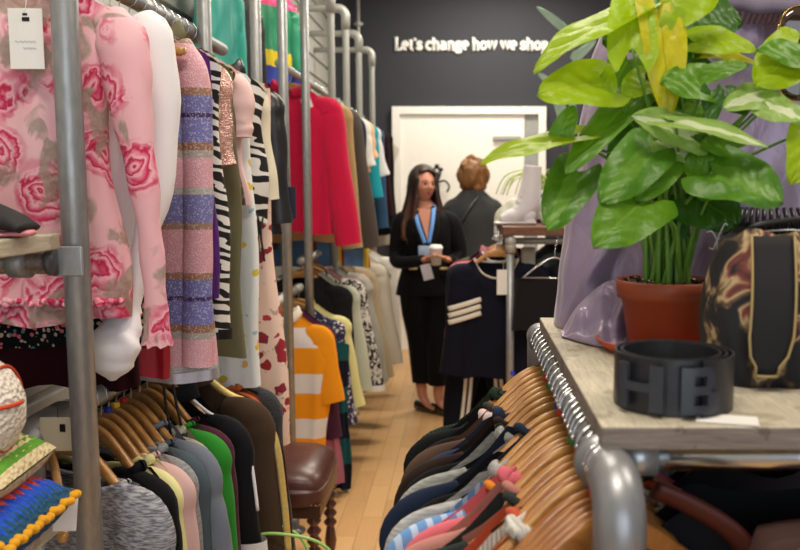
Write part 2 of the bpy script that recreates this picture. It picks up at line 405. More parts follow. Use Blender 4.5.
P_ROSEQ = NT('rose gold sequins', .25, .6); P_ROSEQ.col(P_ROSEQ.mix(P_ROSEQ.vor(P_ROSEQ.co(), 260, 'Color'), '#B07C72', '#EBC6BC', 'MIX')); P_ROSEQ.bump(P_ROSEQ.vor(P_ROSEQ.co(), 260), 1, .003); P_ROSEQ = P_ROSEQ.m
P_BRLACE = blotch('brown lace', '#3A2A24', '#7A5C4A', 90, 2, 1, .52)
P_NAVYPR = blotch('navy abstract print', '#272A4C', '#D8D2DA', 26, 3, 2, .58)
P_WHPR = spots('white cloth with faint prints', '#E6EAEA', ['#E7B36A', '#9FC3D6', '#D9C24E'], 20, .25, .6)
P_CHECK = check('dark grey check wool', '#2B2D2F', '#3C3F41', .022)
# ------------------------------------------------------------ the room
def room():
    M = NT('honey laminate planks', .38); co = M.co((1, 1, 1), rot=(0, 0, PI/2))
    br = M.n('TexBrick', Scale=1.0); M.t.links.new(co.outputs[0], br.inputs['Vector'])
    for k, v in (('Color1', lin('#D9AC74')), ('Color2', lin('#C59560')), ('Mortar', lin('#A87B4A')), ('Mortar Size', .0025), ('Brick Width', .42), ('Row Height', .095), ('Bias', 0.0)): br.inputs[k].default_value = v
    g = M.noise(M.co((14, 1.2, 1)), 4, 4, .8); M.col(M.mix(M.math('MULTIPLY', g, .5), br.outputs['Color'], '#E4BE8A')); M.bump(br.outputs['Fac'], .1, .001)
    b = bmesh.new(); box(b, (.4, 2.6, -.05), (5.2, 10.8, .1)); struct(link('floor', b, M.m, smooth=False))
    b = bmesh.new(); box(b, (.4, 2.6, 3.45), (5.2, 10.8, .1)); struct(link('ceiling', b, plain('ceiling white', '#DEDCD6', .9), smooth=False))
    b = bmesh.new(); box(b, (.4, 7.86, 1.7), (5.2, .12, 3.4)); struct(link('wall_back', b, plain('charcoal paint', '#2B2E36', .75, c2='#31343C', scale=2), smooth=False))
    b = bmesh.new(); box(b, (2.95, 2.6, 1.7), (.1, 10.8, 3.4)); struct(link('wall_right', b, plain('grey paint', '#8E9096', .85), smooth=False))
    # slatwall: real horizontal boards with grooves between
    b = bmesh.new(); box(b, (-1.30, 2.6, 1.7), (.1, 10.8, 3.4))
    z = .02
    while z < 3.38: box(b, (-1.2415, 2.6, z+.067), (.017, 10.75, .125), .003); z += .15
    struct(link('wall_left', b, plain('pale grey slatwall', '#C2C3BE', .6, c2='#B6B7B2', scale=3), smooth=False))
    b = bmesh.new(); box(b, (-.62, 7.79, .06), (1.1, .02, .12)); struct(link('baseboard_back', b, M_WHITE, smooth=False))
    # doorway in the back wall: wide white frame, bright leaf and glazed strip
    x0 = at(393, 200, 7.8).x; x1 = at(545, 200, 7.8).x; zt = at(400, 107, 7.8).z; fw = .07
    b = bmesh.new(); box(b, (x0+fw/2, 7.77, zt/2), (fw, .06, zt), .006); box(b, (x1-fw/2, 7.77, zt/2), (fw, .06, zt), .006); box(b, ((x0+x1)/2, 7.77, zt-fw/2), (x1-x0, .058, fw), .006)
    f = struct(link('trim_1', b, plain('white gloss frame', '#F2F2EE', .4, c2='#E9E9E4'), smooth=False))
    wd = x1-x0-2*fw; gx = at(524, 200, 7.8).x
    b = bmesh.new(); box(b, ((x0+fw+gx)/2, 7.785, (zt-fw)/2), (gx-x0-fw-.004, .03, zt-fw-.004), .004)
    d = struct(link('door_1', b, plain('white door paint', '#F6F6F1', .5, c2='#F0F0EA'), smooth=False))
    b = bmesh.new(); p0 = at(493, 138, 7.75); p1 = at(521, 138, 7.75); box(b, (p0+p1)/2, (p1.x-p0.x, .03, .035), .004); link('door_closer', b, plain('brushed grey', '#A9AAA6', .4, .5), d, smooth=False)
    b = bmesh.new(); h0 = at(437, 183, 7.74)
    tube(b, cat([h0+Vector((-.0, 0, -.06)), h0+Vector((0, -.02, 0)), h0+Vector((.03, -.03, .09)), h0+Vector((.0, -.03, .15)), h0+Vector((-.03, -.03, .10))], 20), .010, 8)
    tube(b, cat([h0+Vector((.0, -.01, 0)), h0+Vector((.07, -.03, .02)), h0+Vector((.11, -.03, -.03)), h0+Vector((.09, -.02, -.08))], 16), .009, 8); ball(b, h0+Vector((.0, -.03, .15)), .022); ball(b, h0+Vector((.04, -.04, .12)), .018); box(b, h0+Vector((0, .012, 0)), (.03, .012, .2), .003)
    tag(link('coat_hook', b, M_BLACKP), 'black curled iron hook on the white door beside the women', 'hook')
    b = bmesh.new(); box(b, ((gx+x1-fw)/2, 7.79, (zt-fw)/2), (x1-fw-gx-.004, .02, zt-fw-.004))
    struct(link('window_1', b, plain('frosted glass strip', '#A2A49F', .25, c2='#8B8D8A'), smooth=False))
    # shop front behind the camera
    b = bmesh.new(); box(b, (.4, -2.75, .2), (5.2, .1, .4)); box(b, (.4, -2.75, 3.15), (5.2, .1, .5)); box(b, (-1.1, -2.75, 1.65), (.4, .1, 2.5)); box(b, (2.7, -2.75, 1.65), (.6, .1, 2.5))
    struct(link('wall_front', b, plain('shopfront paint', '#55585E', .7), smooth=False))
    b = bmesh.new()
    for x in (-.88, .4, 2.38): box(b, (x, -2.75, 1.65), (.06, .08, 2.5), .004)
    struct(link('window_2', b, plain('window frame paint', '#3A3C40', .5), smooth=False))
room()
# ------------------------------------------------------------ wall lettering, slab serif strokes
def lettering():
    def arc(cx, cy, rx, ry, a0, a1, n=14): return [(cx+rx*math.cos(math.radians(a0+(a1-a0)*k/n)), cy+ry*math.sin(math.radians(a0+(a1-a0)*k/n))) for k in range(n+1)]
    sf = lambda x, y, w=.16: [(x-w, y), (x+w, y)]
    G = {
     'L': (.95, [[(.3, 0), (.3, 1.42)], sf(.3, 1.42, .22), [(.08, 0), (.85, 0), (.85, .32)]]),
     'e': (.82, [[(.1, .5), (.68, .5)] + arc(.4, .5, .3, .48, 0, 300)]),
     't': (.62, [[(.28, 1.3), (.28, .22)] + arc(.46, .2, .18, .2, 180, 310, 8), [(.04, .95), (.55, .95)]]),
     "'": (.36, [[(.2, 1.45), (.14, 1.12)]]),
     's': (.70, [arc(.34, .73, .22, .22, 40, 265, 10)+arc(.34, .25, .24, .24, 85, -140, 10), [(.52, .98), (.54, .70)], [(.1, 0), (.1, .3)]]),
     'c': (.76, [arc(.42, .48, .32, .48, 45, 315), [(.66, .98), (.66, .7)]]),
     'h': (.98, [[(.22, 0), (.22, 1.42), (.04, 1.42)], arc(.48, .64, .26, .33, 165, 0, 10)+[(.74, 0)], sf(.22, 0), sf(.74, 0)]),
     'a': (.86, [arc(.36, .68, .26, .28, 150, 0, 8)+[(.62, .1), (.8, .02)], arc(.34, .28, .26, .27, 0, 360)]),
     'n': (.98, [[(.04, .93), (.22, .93), (.22, 0)], arc(.48, .64, .26, .33, 165, 0, 10)+[(.74, 0)], sf(.22, 0), sf(.74, 0)]),
     'g': (.84, [arc(.38, .66, .25, .28, 0, 360), arc(.38, -.16, .32, .24, 0, 360), [(.22, .42), (.16, .24), (.30, .10), (.50, .08)], [(.58, .86), (.8, .96)]]),
     'o': (.86, [arc(.42, .48, .32, .47, 0, 360)]),
     'w': (1.2, [[(.12, .95), (.36, .02), (.6, .9), (.84, .02), (1.08, .95)], sf(.12, .95), sf(.6, .95, .12), sf(1.08, .95)]),
     'p': (.92, [[(.04, .93), (.22, .93), (.22, -.42)], arc(.46, .48, .27, .46, 150, -150), sf(.22, -.42)]),
     '.': (.4, [[(.18, .03), (.19, .05)]]),
    }
    txt = "Let's change how we shop."
    tot = sum(G[c][0] if c in G else .42 for c in txt); p0 = at(394, 49.5, 7.79); p1 = at(552, 49.5, 7.79); s = (p1.x-p0.x)/tot
    t = thing('wall_lettering', "white slab serif lettering reading Let's change how we shop on the charcoal wall", 'sign', (p0.x, 7.795, p0.z))
    x = 0; mw = plain('white vinyl letter', '#E9EAE8', .5)
    for c in txt:
        if c not in G: x += .42; continue
        w, st = G[c]; b = bmesh.new()
        for pl in st: tube(b, [((x+a)*s, -.004, z*s*.93) for a, z in pl], [(.0148, .0148)]*len(pl), 8)
        link('letter', b, mw, t); x += w
lettering()
# ------------------------------------------------------------ pipework
def pole(name, label, X, Y, z0, z1, r=.021, m=M_STEEL, elbow_to=None, flange=True, group=None, collars=()):
    t = thing(name, label, 'pole', (X, Y, z0), 0, group); h = z1-z0
    b = bmesh.new()
    if elbow_to is None: tube(b, [(0, 0, 0), (0, 0, h)], r, 20)
    else: tube(b, [(0, 0, 0), (0, 0, h-.05)]+[(-.05+.05*math.cos(a), 0, h-.05+.05*math.sin(a)) for a in [PI/2*k/8 for k in range(1, 9)]]+[(elbow_to-X, 0, h)], r, 20)
    link('tube', b, m, t)
    if elbow_to is not None:
        b = bmesh.new(); tube(b, [(0, 0, h-.13), (0, 0, h-.05)]+[(-.05+.05*math.cos(a), 0, h-.05+.05*math.sin(a)) for a in [PI/2*k/8 for k in range(1, 9)]]+[(-.12, 0, h)], r*1.32, 20)
        link('elbow_fitting', b, M_PALE, t)
    if flange:
        b = bmesh.new(); lathe(b, [(.0, 0), (.055, 0), (.055, .008), (.03, .014), (r*1.35, .02), (r*1.35, .06), (r*1.02, .064)]); link('floor_flange', b, M_DARKSTEEL, t)
    for z in collars:
        b = bmesh.new(); tube(b, [(0, 0, z-z0-.03), (0, 0, z-z0+.03)], r*1.3, 20); link('collar', b, M_PALE, t)
    return t
pole('scaffold_pole', 'close thick steel pole standing in front of the pink floral blouse', -.656, 1.43, 0, 3.38, .0215, collars=())
PX = -.76
for Yp, lab in ((2.54, 'steel pole behind the striped sequin knit beside the teal jacket'), (3.16, 'steel pole in front of the slatted wall left of the colourful windbreaker'), (3.62, 'steel pole with floor flange crossing the left of the red fleece'), (4.12, 'steel pole crossing the middle of the red fleece')):
    pole('scaffold_pole', lab, PX, Yp, 0, 3.38, .0205, M_STEEL)
for Yp, zz, lab in ((4.93, 2.62, 'nearest of the elbowed pipes turning to the slatted wall, elbow cut by photo top'), (5.55, 2.64, 'elbowed wall pipe whose top bend shows just below the photo top edge'), (6.22, 2.60, 'elbowed wall pipe standing second from the charcoal wall'), (7.08, 2.62, 'farthest and lowest elbowed pipe next to the charcoal wall')):
    pole('bent_pipe', lab, PX, Yp, 0, zz, .0215, M_PALE, elbow_to=-1.228)
b = bmesh.new(); q = at(358.5, 24, 7.74); tube(b, [(q.x, 7.74, 2.2), (q.x, 7.74, 3.39)], .014, 12); tube(b, [(q.x, 7.74, q.z-.02), (q.x, 7.74, q.z+.02)], .024, 12); tube(b, [(q.x-.04, 7.74, q.z), (q.x+.04, 7.74, q.z)], .012, 8)
tag(link('conduit_pipe', b, M_PALE), 'thin pale conduit with a clip running up the charcoal back wall', 'pipe')
def rail(name, label, X, Y0, Y1, Z, r=.0205, m=M_STEEL, X2=None, fit=()):
    t = thing(name, label, 'rail', (X, Y0, Z)); b = bmesh.new(); tube(b, [(0, 0, 0), (0, Y1-Y0, 0)] if X2 is None else [(0, 0, 0), (X2-X, Y1-Y0, 0)], r, 20); link('tube', b, m, t)
    for f in fit:
        b = bmesh.new(); tube(b, [(0, f-.03, 0), (0, f+.03, 0)], r*1.3, 20); link('fitting', b, M_PALE, t)
    return t
# ------------------------------------------------------------ left side: upper rail, near
UX, UZ = -.80, 1.965
rail('clothes_rail', 'steel rail above the photo top carrying the pink floral blouse and dresses', UX, 1.30, 2.86, UZ)
g1 = 'garments on the near upper left rail'; gh = 'wooden hangers on the near upper left rail'
def GU(name, desc, loc, cat_, Y, m, dx=0, **k):
    k.setdefault('hgroup', gh); k.setdefault('rz', 0.0); k['L'] = k.get('L', .62)+.04
    return garment(name, desc, loc, cat_, UX+dx, Y, UZ, m, group=g1, **k)
fb = GU('floral_blouse', 'Pink rose-printed long sleeved blouse', 'facing out behind the thick pole', 'blouse', 1.55, P_FLORAL, hw=.222, L=.60, nw=.085, nd=.035, d=.05, hemw=.183, sq=.72,
        collar=None, amp=.007, seed=3, fr=11, hl='pink floral blouse')
# the blouse's sleeves, laid by eye: they fall outward and flare in a frill
def path_part(name, parent, pts, rads, m, up=(0, 1, 0), seg=24, n=34, wr=.004, frill=0, seed=0, sub=None):
    o = parent.location; P = cat([Vector(p)-Vector(o) for p in pts], n); q = []
    for i in range(n+1):
        t = i/n*(len(rads)-1); k = min(int(t), len(rads)-2); f = t-k; f = f*f*(3-2*f)
        a = [rads[k][j]*(1-f)+rads[k+1][j]*f for j in (0, 1)]; a[0] += wr*math.sin(i*1.3+seed); a[1] += wr*.6*math.sin(i*.9+seed*2); q.append(tuple(a))
    b = bmesh.new(); rg = tube(b, P, q, seg, cap=False, up=up); b.faces.new(rg[0])
    if frill:
        for r_ in rg[-4:]:
            for k, v in enumerate(r_): v.co += Vector((0, frill*math.sin(k*2.6), frill*.5*math.sin(k*1.9)))
    return link(name, b, m, sub or parent)
Yb = 1.55
slv = path_part('sleeve', fb, [at(110, 20, Yb-.01), at(124, 50, Yb-.03), at(131, 110, Yb-.035), at(146, 200, Yb-.035), at(155, 290, Yb-.03), at(157, 345, Yb-.03)],
    [(.032, .03), (.046, .034), (.041, .03), (.029, .024), (.021, .02), (.020, .018), (.027, .022)], P_FLORAL, wr=.002, frill=.006, seed=1)
path_part('sleeve', fb, [Vector((-.80-.17, Yb-.01, 1.82)), Vector((-1.02, Yb-.03, 1.75)), Vector((-1.04, Yb-.03, 1.4)), Vector((-1.05, Yb-.03, 1.25))], [(.03, .03), (.05, .04), (.04, .03), (.03, .03)], P_FLORAL, frill=.006, seed=4)
b = bmesh.new()
for k in range(70):
    x = -.19+.38*k/69; ball(b, (x, -.052+.006*math.sin(k*1.7), -.652+.004*math.sin(k*2.3)), .0075, (1, 1, .8), 8)
link('hem_frill', b, P_FLORAL, fb)
b = bmesh.new(); bx = -.075
box(b, (-.0, -.052, -.36), (.0, .0, .0)) if 0 else None
for k in range(7): ball(b, (.022, -.054, -.15-.075*k), .005, (1, .5, 1), 10)
link('button', b, plain('pearl button', '#F1DDE0', .3), fb) if 0 else b.free()
price_tag('white price tag with handwriting hanging at the neck of the pink floral blouse', at(24, -4, 1.465), .056, .100, rz=.05, string=.020)
wb = GU('white_blouse', 'White puff sleeved blouse', 'behind the pink floral blouse', 'blouse', 1.66, fab('#F0EFF2', .8, c2='#E4E4EA'), hw=.21, L=.60, nw=.08, d=.035, sq=.72, seed=9, hemw=.16)
Yw = 1.62
path_part('sleeve', wb, [at(140, 18, Yw+.03), at(152, 45, Yw+.03), at(158, 110, Yw+.03), at(156, 180, Yw+.02), at(145, 240, Yw+.0), at(132, 305, Yw-.02), at(121, 330, Yw-.04), at(116, 342, Yw-.05), at(113, 362, Yw-.05), at(113, 380, Yw-.05)],
    [(.03, .03), (.042, .04), (.042, .04), (.038, .034), (.032, .03), (.022, .022), (.016, .018), (.034, .03), (.043, .035), (.046, .038), (.036, .03), (.008, .008)], fab('#F0EFF2', .8, c2='#E4E4EA'), wr=.0022, seed=5)
# longer pieces whose hems show below the blouse
GU('ditsy_shirt', 'Black top with tiny pink and teal flowers', 'hem showing under the pink blouse', 'top', 1.74, P_DITSY, dx=-.03, hw=.20, L=.68, nw=.07, hemw=.20, amp=.01, seed=12)
GU('maroon_dress', 'Long dark maroon dress', 'hanging low behind the pink blouse', 'dress', 1.82, fab('#35101A', .85, c2='#220A10'), dx=-.09, hw=.18, L=.79, nw=.07, hemw=.19, amp=.012, seed=14)
GU('red_slip', 'Red narrow slip', 'peeping out under the white cuff', 'dress', 1.89, fab('#A81325', .5, c2='#7C0D1B'), hw=.14, L=.78, nw=.09, hemw=.13, amp=.005, seed=15)
sd = GU('sequin_knit', 'Pink and lilac striped sequined knit', 'with silver hem beside the white blouse', 'jumper', 1.96, P_SEQ, hw=.225, L=.80, nw=.075, d=.04, hemw=.215, sq=.97, amp=.004, slv=None, seed=21, hem=plain('silver sequin edge', '#A9A4AE', .3, .6, c2='#D9D4DC', scale=300), fr=6)
path_part('sleeve', sd, [at(178, 45, 1.93), at(194, 82, 1.92), at(198, 160, 1.92), at(198, 260, 1.92), at(197, 366, 1.92)], [(.03, .02), (.036, .026), (.033, .024), (.033, .022), (.034, .022)], P_SEQ, wr=.001)
b = bmesh.new()
for xx, zz0, zz1 in ((.02, -.78, -1.0), (.0, -.78, -1.05)):
    tube(b, cat([(xx+.11, -.03, zz0), (xx+.105, -.035, (zz0+zz1)/2), (xx+.12, -.03, zz1)], 12), (.0035) , 6)
    xx += .06
link('ribbon_tie', b, M_BLACKP, sd)
GU('purple_ruffle_shirt', 'Purple ruffled top', 'squeezed between the striped knit and zebra print', 'top', 2.01, fab('#5B2A78', .8, 'knit', '#3A1A50'), hw=.21, L=.62, nw=.07, sq=1, hemw=.215, seed=22, amp=.006)
GU('zebra_shirt', 'Zebra print top with plain black hem', 'next to the striped sequined knit', 'top', 2.07, P_ZEB, hw=.222, L=.735, nw=.07, sq=.98, hemw=.225, seed=23, amp=.006, hem=M_BLACKP, fr=7)
t = GU('sequin_shirt', 'Rose gold sequined short sleeved top', 'between zebra top and olive shirt', 'top', 2.13, P_ROSEQ, hw=.225, L=.48, nw=.075, slv=1, sL=.21, sr=(.045, .035), sw=(.01, 0), seed=24)
GU('olive_shirt', 'Plain olive khaki shirt', 'hanging straight right of the zebra top', 'shirt', 2.20, fab('#6E6A50', .85, c2='#5C5942'), hw=.222, L=.80, nw=.07, sq=.99, hemw=.222, collar='shirt', seed=25, amp=.005, fr=5)
GU('lace_shirt', 'Brown lace top', 'with scalloped shoulder behind the olive shirt', 'top', 2.27, P_BRLACE, hw=.21, L=.4, nw=.08, seed=26)
GU('pale_pink_shirt', 'Pale pink plain top with loose short sleeve', 'beyond the brown lace top', 'top', 2.33, fab('#E9C8C6', .8, c2='#DDB6B6'), hw=.228, L=.4, nw=.08, slv=1, sL=.13, sr=(.05, .045), sw=(.0, 0), seed=27)
GU('print_dress', 'White dress with faint yellow and blue prints', 'beyond the pale pink top', 'dress', 2.39, P_WHPR, hw=.212, L=.92, nw=.08, sq=1, hemw=.22, seed=28)
zs = GU('zebra_shawl', 'Bold black and white zebra shawl with black fringe', 'under a cream cardigan edge', 'shawl', 2.45, P_ZEB2, hw=.235, L=.47, nw=.06, sq=.98, hemw=.235, seed=29)
b = bmesh.new()
for k in range(60):
    x = -.22+.44*k/59; z = -.545+.02*math.sin(k); tube(b, cat([(x, -.02+.02*math.sin(k*3), z), (x+.004*math.sin(k*2), -.02, z-.05), (x+.008*math.sin(k), -.02, z-.10-.03*abs(math.sin(k*1.3)))], 5), .003, 5)
link('fringe', b, M_BLACKP, zs)['kind'] = 'stuff'
GU('cream_cardigan', 'Cream fine knit cardigan', 'right of the zebra shawl', 'cardigan', 2.52, fab('#DDD6C0', .85, c2='#C9C1A8'), hw=.225, L=.36, nw=.08, slv=1, sL=.30, sr=(.04, .035), sw=(.03, 0), seed=30)
GU('rose_dress', 'Long cream dress printed with dark red roses', 'reaching down to the brown stool', 'dress', 2.62, P_ROSE, dx=.0, hw=.21, L=1.16, nw=.08, hemw=.245, sq=.98, amp=.008, seed=31, fr=6, hem=fab('#E5C6B8', .8))
lj = GU('leather_jacket', 'Black leather jacket sleeve side', 'hanging beyond the long rose print dress', 'jacket', 2.78, plain('black leather', '#17171A', .35, c2='#222226', bump=.3), dx=-.01, hw=.225, L=.52, nw=.08, slv=1, sL=.38, sr=(.05, .045), sw=(.02, 0), seed=32, collar='shirt')
# tan hanger tip and navy card
t = thing('brand_card', 'small navy swing card hanging against the steel pole by the rose dress', 'tag', at(289, 186, 2.80)); b = bmesh.new(); box(b, (0, 0, -.055), (.044, .002, .105), .0006); link('card', b, plain('navy card', '#20243F', .5), t, smooth=False); b = bmesh.new(); tube(b, [(0, 0, 0), (.0, 0, .06)], .0008, 6); link('thread', b, M_BLACKP, t)
# wall-hung jackets
gw_ = 'jackets hung high on the slatted wall'; gwh = 'hangers high on the slatted wall'
garment('teal_jacket', 'Teal jacket hung high', 'against the pale slatted wall', 'jacket', -1.095, 3.85, 2.60, fab('#2BA79C', .5, c2='#1F8C86'), hw=.215, L=.52, rz=1.40, nw=.05, d=.04, slv=1, sL=.5, sm=fab('#35B5A6', .5, c2='#208F86'), sr=(.05, .045), group=gw_, hgroup=gwh, seed=41, amp=.008)
garment('black_quilted_jacket', 'Black quilted jacket', 'half hidden behind the hanging teal jacket', 'jacket', -1.08, 4.12, 2.50, fab('#1E2124', .6), hw=.20, L=.55, rz=1.25, nw=.05, d=.04, slv=1, sL=.5, group=gw_, hgroup=gwh, seed=42)
wj = garment('windbreaker', 'Colour-blocked green, pink, yellow and blue windbreaker', 'hung high above the red fleece', 'jacket', -1.02, 4.55, 2.62, bands('colour blocks', [(0, '#2338A0'), (.30, '#E6CF1E'), (.42, '#138A62'), (.76, '#E3267E'), (.90, '#E8D020')], .66, rough=.5, offset=.68), hw=.20, L=.53, rz=1.05, nw=.06, d=.04, slv=1, sL=.42, sr=(.05, .045), collar='shirt', cm=fab('#E3267E', .6), group=gw_, hgroup=gwh, seed=43, amp=.008, sm=bands('green and yellow', [(0, '#2338A0'), (.30, '#17966E'), (.76, '#E3267E'), (.90, '#E8D020')], .66, rough=.5, offset=.68))
# ------------------------------------------------------------ left side: lower rail, near
LX, LZ = -.79, 1.072
rl = rail('clothes_rail', 'low near steel rail full of hangers behind the thick pole', LX, 1.54, 2.52, LZ, .021)
b = bmesh.new(); tube(b, [(0, .09, 0), (0, 0, 0)]+[(0, -.05*math.sin(a), -.05+.05*math.cos(a)) for a in [PI/2*k/8 for k in range(1, 9)]]+[(0, -.05, -.12)], .029, 20); link('elbow_fitting', b, plain('cast zinc elbow', '#8A8C8E', .5, .7), rl)
b = bmesh.new(); tube(b, [(0, -.05, -.1), (0, -.05, -LZ)], .021, 20); link('upright', b, M_STEEL, rl)
b = bmesh.new(); tube(b, [(0, .98, 0), (0, .98, -LZ)], .021, 20); link('upright', b, M_STEEL, rl)
g2 = 'garments on the low near left rail'; gh2 = 'wooden hangers on the low near left rail'
def GL(name, desc, loc, cat_, Y, m, dx=0, **k):
    k.setdefault('rz', -.50); k['hw'] = k.get('hw', .235)+.025; k.setdefault('sw', (.045, 0)); k.setdefault('nw', .15); k.setdefault('nd', .022); k.setdefault('hgroup', gh2); k.setdefault('slv', 1); k.setdefault('sL', .5); k.setdefault('L', .62); k.setdefault('d', .02)
    k.setdefault('sr', (.055, .045)); k.setdefault('amp', .004)
    return garment(name, desc, loc, cat_, LX+dx, Y, LZ, m, group=g2, **k)
GL('heather_tee', 'Grey heather tee', 'nearest on the low left rail', 't-shirt', 1.655, fab('#B2B2B8', .9, 'heather', '#66666E'), hw=.235, sL=.22, sr=(.07, .07), collar='crew', rz=-.42)
GL('black_shirt', 'Black top', 'between grey heather tee and pale pink sweatshirt', 'top', 1.755, fab('#131316', .85), hw=.225, collar='roll', sL=.45, sr=(.06, .05))
GL('yellow_cardigan', 'Pale lemon cardigan', 'thin edge behind the near black top', 'cardigan', 1.80, fab('#E9E4A6', .85, c2='#DDD693'), collar='roll', hw=.215)
GL('pink_sweatshirt', 'Pale dusty pink sweatshirt', 'on the low left rail', 'sweatshirt', 1.84, fab('#D9B4B2', .85, c2='#CDA5A4'), hw=.235, collar='crew', marker='#1E3FB4')
GL('grey_marl_shirt', 'Light grey marl top', 'right behind the pale pink sweatshirt', 'top', 1.88, fab('#9A9C9E', .9, 'heather', '#7C7E82'), hw=.225, collar='roll', marker='#E2B51C')
GL('slate_shirt', 'Dark slate teal top', 'between light grey marl and blue grey tee', 'top', 1.925, fab('#4E5B63', .85, c2='#3F4B53'), hw=.235, collar='crew', marker='#C8202A')
GL('blue_grey_tee', 'Blue grey tee with wide short sleeve', 'on the low left rail', 't-shirt', 1.965, fab('#737A87', .85, c2='#666D7A'), hw=.255, sL=.24, sr=(.065, .065), sw=(.05, 0), nw=.11, collar='crew')
GL('oatmeal_knit', 'Oatmeal coloured soft knit', 'in front of the bright green edge', 'jumper', 2.02, fab('#B9B3A4', .9, 'knit', '#A29C8C'), hw=.23, collar='roll')
GL('green_shirt', 'Bright green top', 'thin edge behind the oatmeal knit', 'top', 2.07, fab('#2F8A2E', .8, c2='#246E25'), hw=.245, collar='crew')
GL('burgundy_shirt', 'Burgundy top', 'between the bright green top and black tracksuit jacket', 'top', 2.115, fab('#4C1F34', .8, c2='#3B1828'), hw=.245, collar='crew')
bj = GL('black_tracksuit_jacket', 'Black jacket with white shoulder piping and pale cuff', 'on the low left rail', 'jacket', 2.165, fab('#15161A', .8), hw=.245, rz=-.34, sL=.5, sr=(.065, .06), nw=.09, collar='shirt', cm=fab('#1B1C20', .8), cuff=None)
def outline(hw, n0, zend, off=0, y=-.016, dz=.003):
    P = [(n0+(hw-n0)*k/10, y, shoulder_z(n0+(hw-n0)*k/10, hw, n0)+dz) for k in range(11)]; z = P[-1][2]
    return P + [(hw+.012+off, y-.004, z-.05), (hw+.022+off, y-.004, z-.14), (hw+.034+off, y-.004, z-.30), (hw+.045+off, y-.004, zend)]
b = bmesh.new(); tube(b, cat([p for p in outline(.27, .1, -.50) if p[2] > -.40], 50), .0042, 8); link('piping', b, fab('#E8E8EC', .7), bj)
b = bmesh.new(); tube(b, [(.252, -.02, -.52), (.247, -.02, -.44)], [(.066, .036), (.066, .036)], 20, cap=False, up=(0, 1, 0)); link('sleeve_band', b, fab('#D8D8DA', .8), bj)
cj = GL('brown_coat', 'Brown coat with yellow gold zip edge', 'at the far end of the low left rail', 'coat', 2.30, fab('#4A3A2D', .85, c2='#3C2E24'), hw=.245, rz=-.12, L=.85, sL=.6, sr=(.07, .06), nw=.08, collar='shirt', cm=fab('#6B4F38', .8), d=.035)
b = bmesh.new(); tube(b, cat(outline(.27, .07, -.84, .004, -.010, .006), 60), [(.010, .006)]*61, 10); link('zip_edge', b, plain('brassy zip tape', '#C9A85A', .4, .3, c2='#E6D089', scale=120), cj)
b = bmesh.new(); tube(b, cat(outline(.27, .07, -.84, .010, .004, .002), 60), .005, 8); link('dark_edge', b, M_BLACKP, cj)
GL('rust_scarf_shirt', 'Rust orange rolled sleeve garment', 'beyond the brown coat collar', 'top', 2.40, fab('#A85A34', .85), hw=.20, collar='roll', L=.5, rz=-.2)
GL('charcoal_coat', 'Charcoal coat', 'last on the low near left rail', 'coat', 2.46, fab('#3A3C40', .9, 'fleece'), hw=.23, L=.8, rz=-.1)
hanger('bare broad wooden hanger at the left edge behind the crocheted cushions', (LX, 1.575, LZ), (0, 0, -.95), gh2)
# white label with square hole by the pole
t = thing('shelf_label', 'cream card with a small black square beside the thick pole', 'label', at(58, 418, 1.50)); b = bmesh.new(); box(b, (0, 0, -.03), (.066, .002, .062), .0006); link('card', b, plain('cream card', '#D8D0B8', .6), t, smooth=False)
b = bmesh.new(); box(b, (.008, -.0016, -.018), (.010, .001, .014)); link('black_square', b, M_BLACKP, t, smooth=False)
b = bmesh.new(); tube(b, [(0, 0, 0), (0, 0, .02)], .0008, 6); link('thread', b, M_BLACKP, t)
price_tag('white swing tag hanging under the crocheted cushions by the pole', at(67, 489, 1.33), .035, .062, string=.008, rz=.3, marks=False, tilt=.1)
# ------------------------------------------------------------ near left shelves with cushions and shoe
def plank(name, label, x0, x1, y0, y1, ztop, th, m):
    b = bmesh.new(); box(b, ((x0+x1)/2, (y0+y1)/2, ztop-th/2), (x1-x0, y1-y0, th), .004)
    bmesh.ops.subdivide_edges(b, edges=b.edges, cuts=2)
    return tag(link(name, b, m, smooth=False), label, 'shelf')
p = at(70, 507, 1.39); plank('shelf_board', 'weathered wooden shelf corner under the crocheted cushions', -1.18, p.x, .75, 1.39, p.z, .028, M_PLANK)
ZS = p.z
q = at(60, 233, 1.37); plank('shelf_board', 'pale wooden shelf end holding the black shoe left of the pole', -1.18, q.x, 1.02, 1.37, q.z, .026, M_PLANK); ZT = q.z
t = thing('cross_pipe', 'short horizontal steel pipe with a collar under the upper left shelf', 'pipe', at(52, 262, 1.38)); zc = 0
b = bmesh.new(); tube(b, [(-.55, 0, 0), (0, 0, 0)], .0195, 20); link('tube', b, metal('copper tinted steel', '#8C7A6C', .25), t)
b = bmesh.new(); tube(b, [(-.066, 0, 0), (-.036, 0, 0)], .026, 20); ball(b, (-.05, -.02, .016), .006); link('collar', b, M_STEEL, t)
b = bmesh.new(); tube(b, [(-.004, 0, 0), (.006, 0, 0)], .0225, 20); link('end_cap', b, plain('grey cap', '#4B4D50', .4), t)
b = bmesh.new(); box(b, (.02, .012, 0), (.05, .006, .05), .003); link('bracket', b, M_STEEL, t)
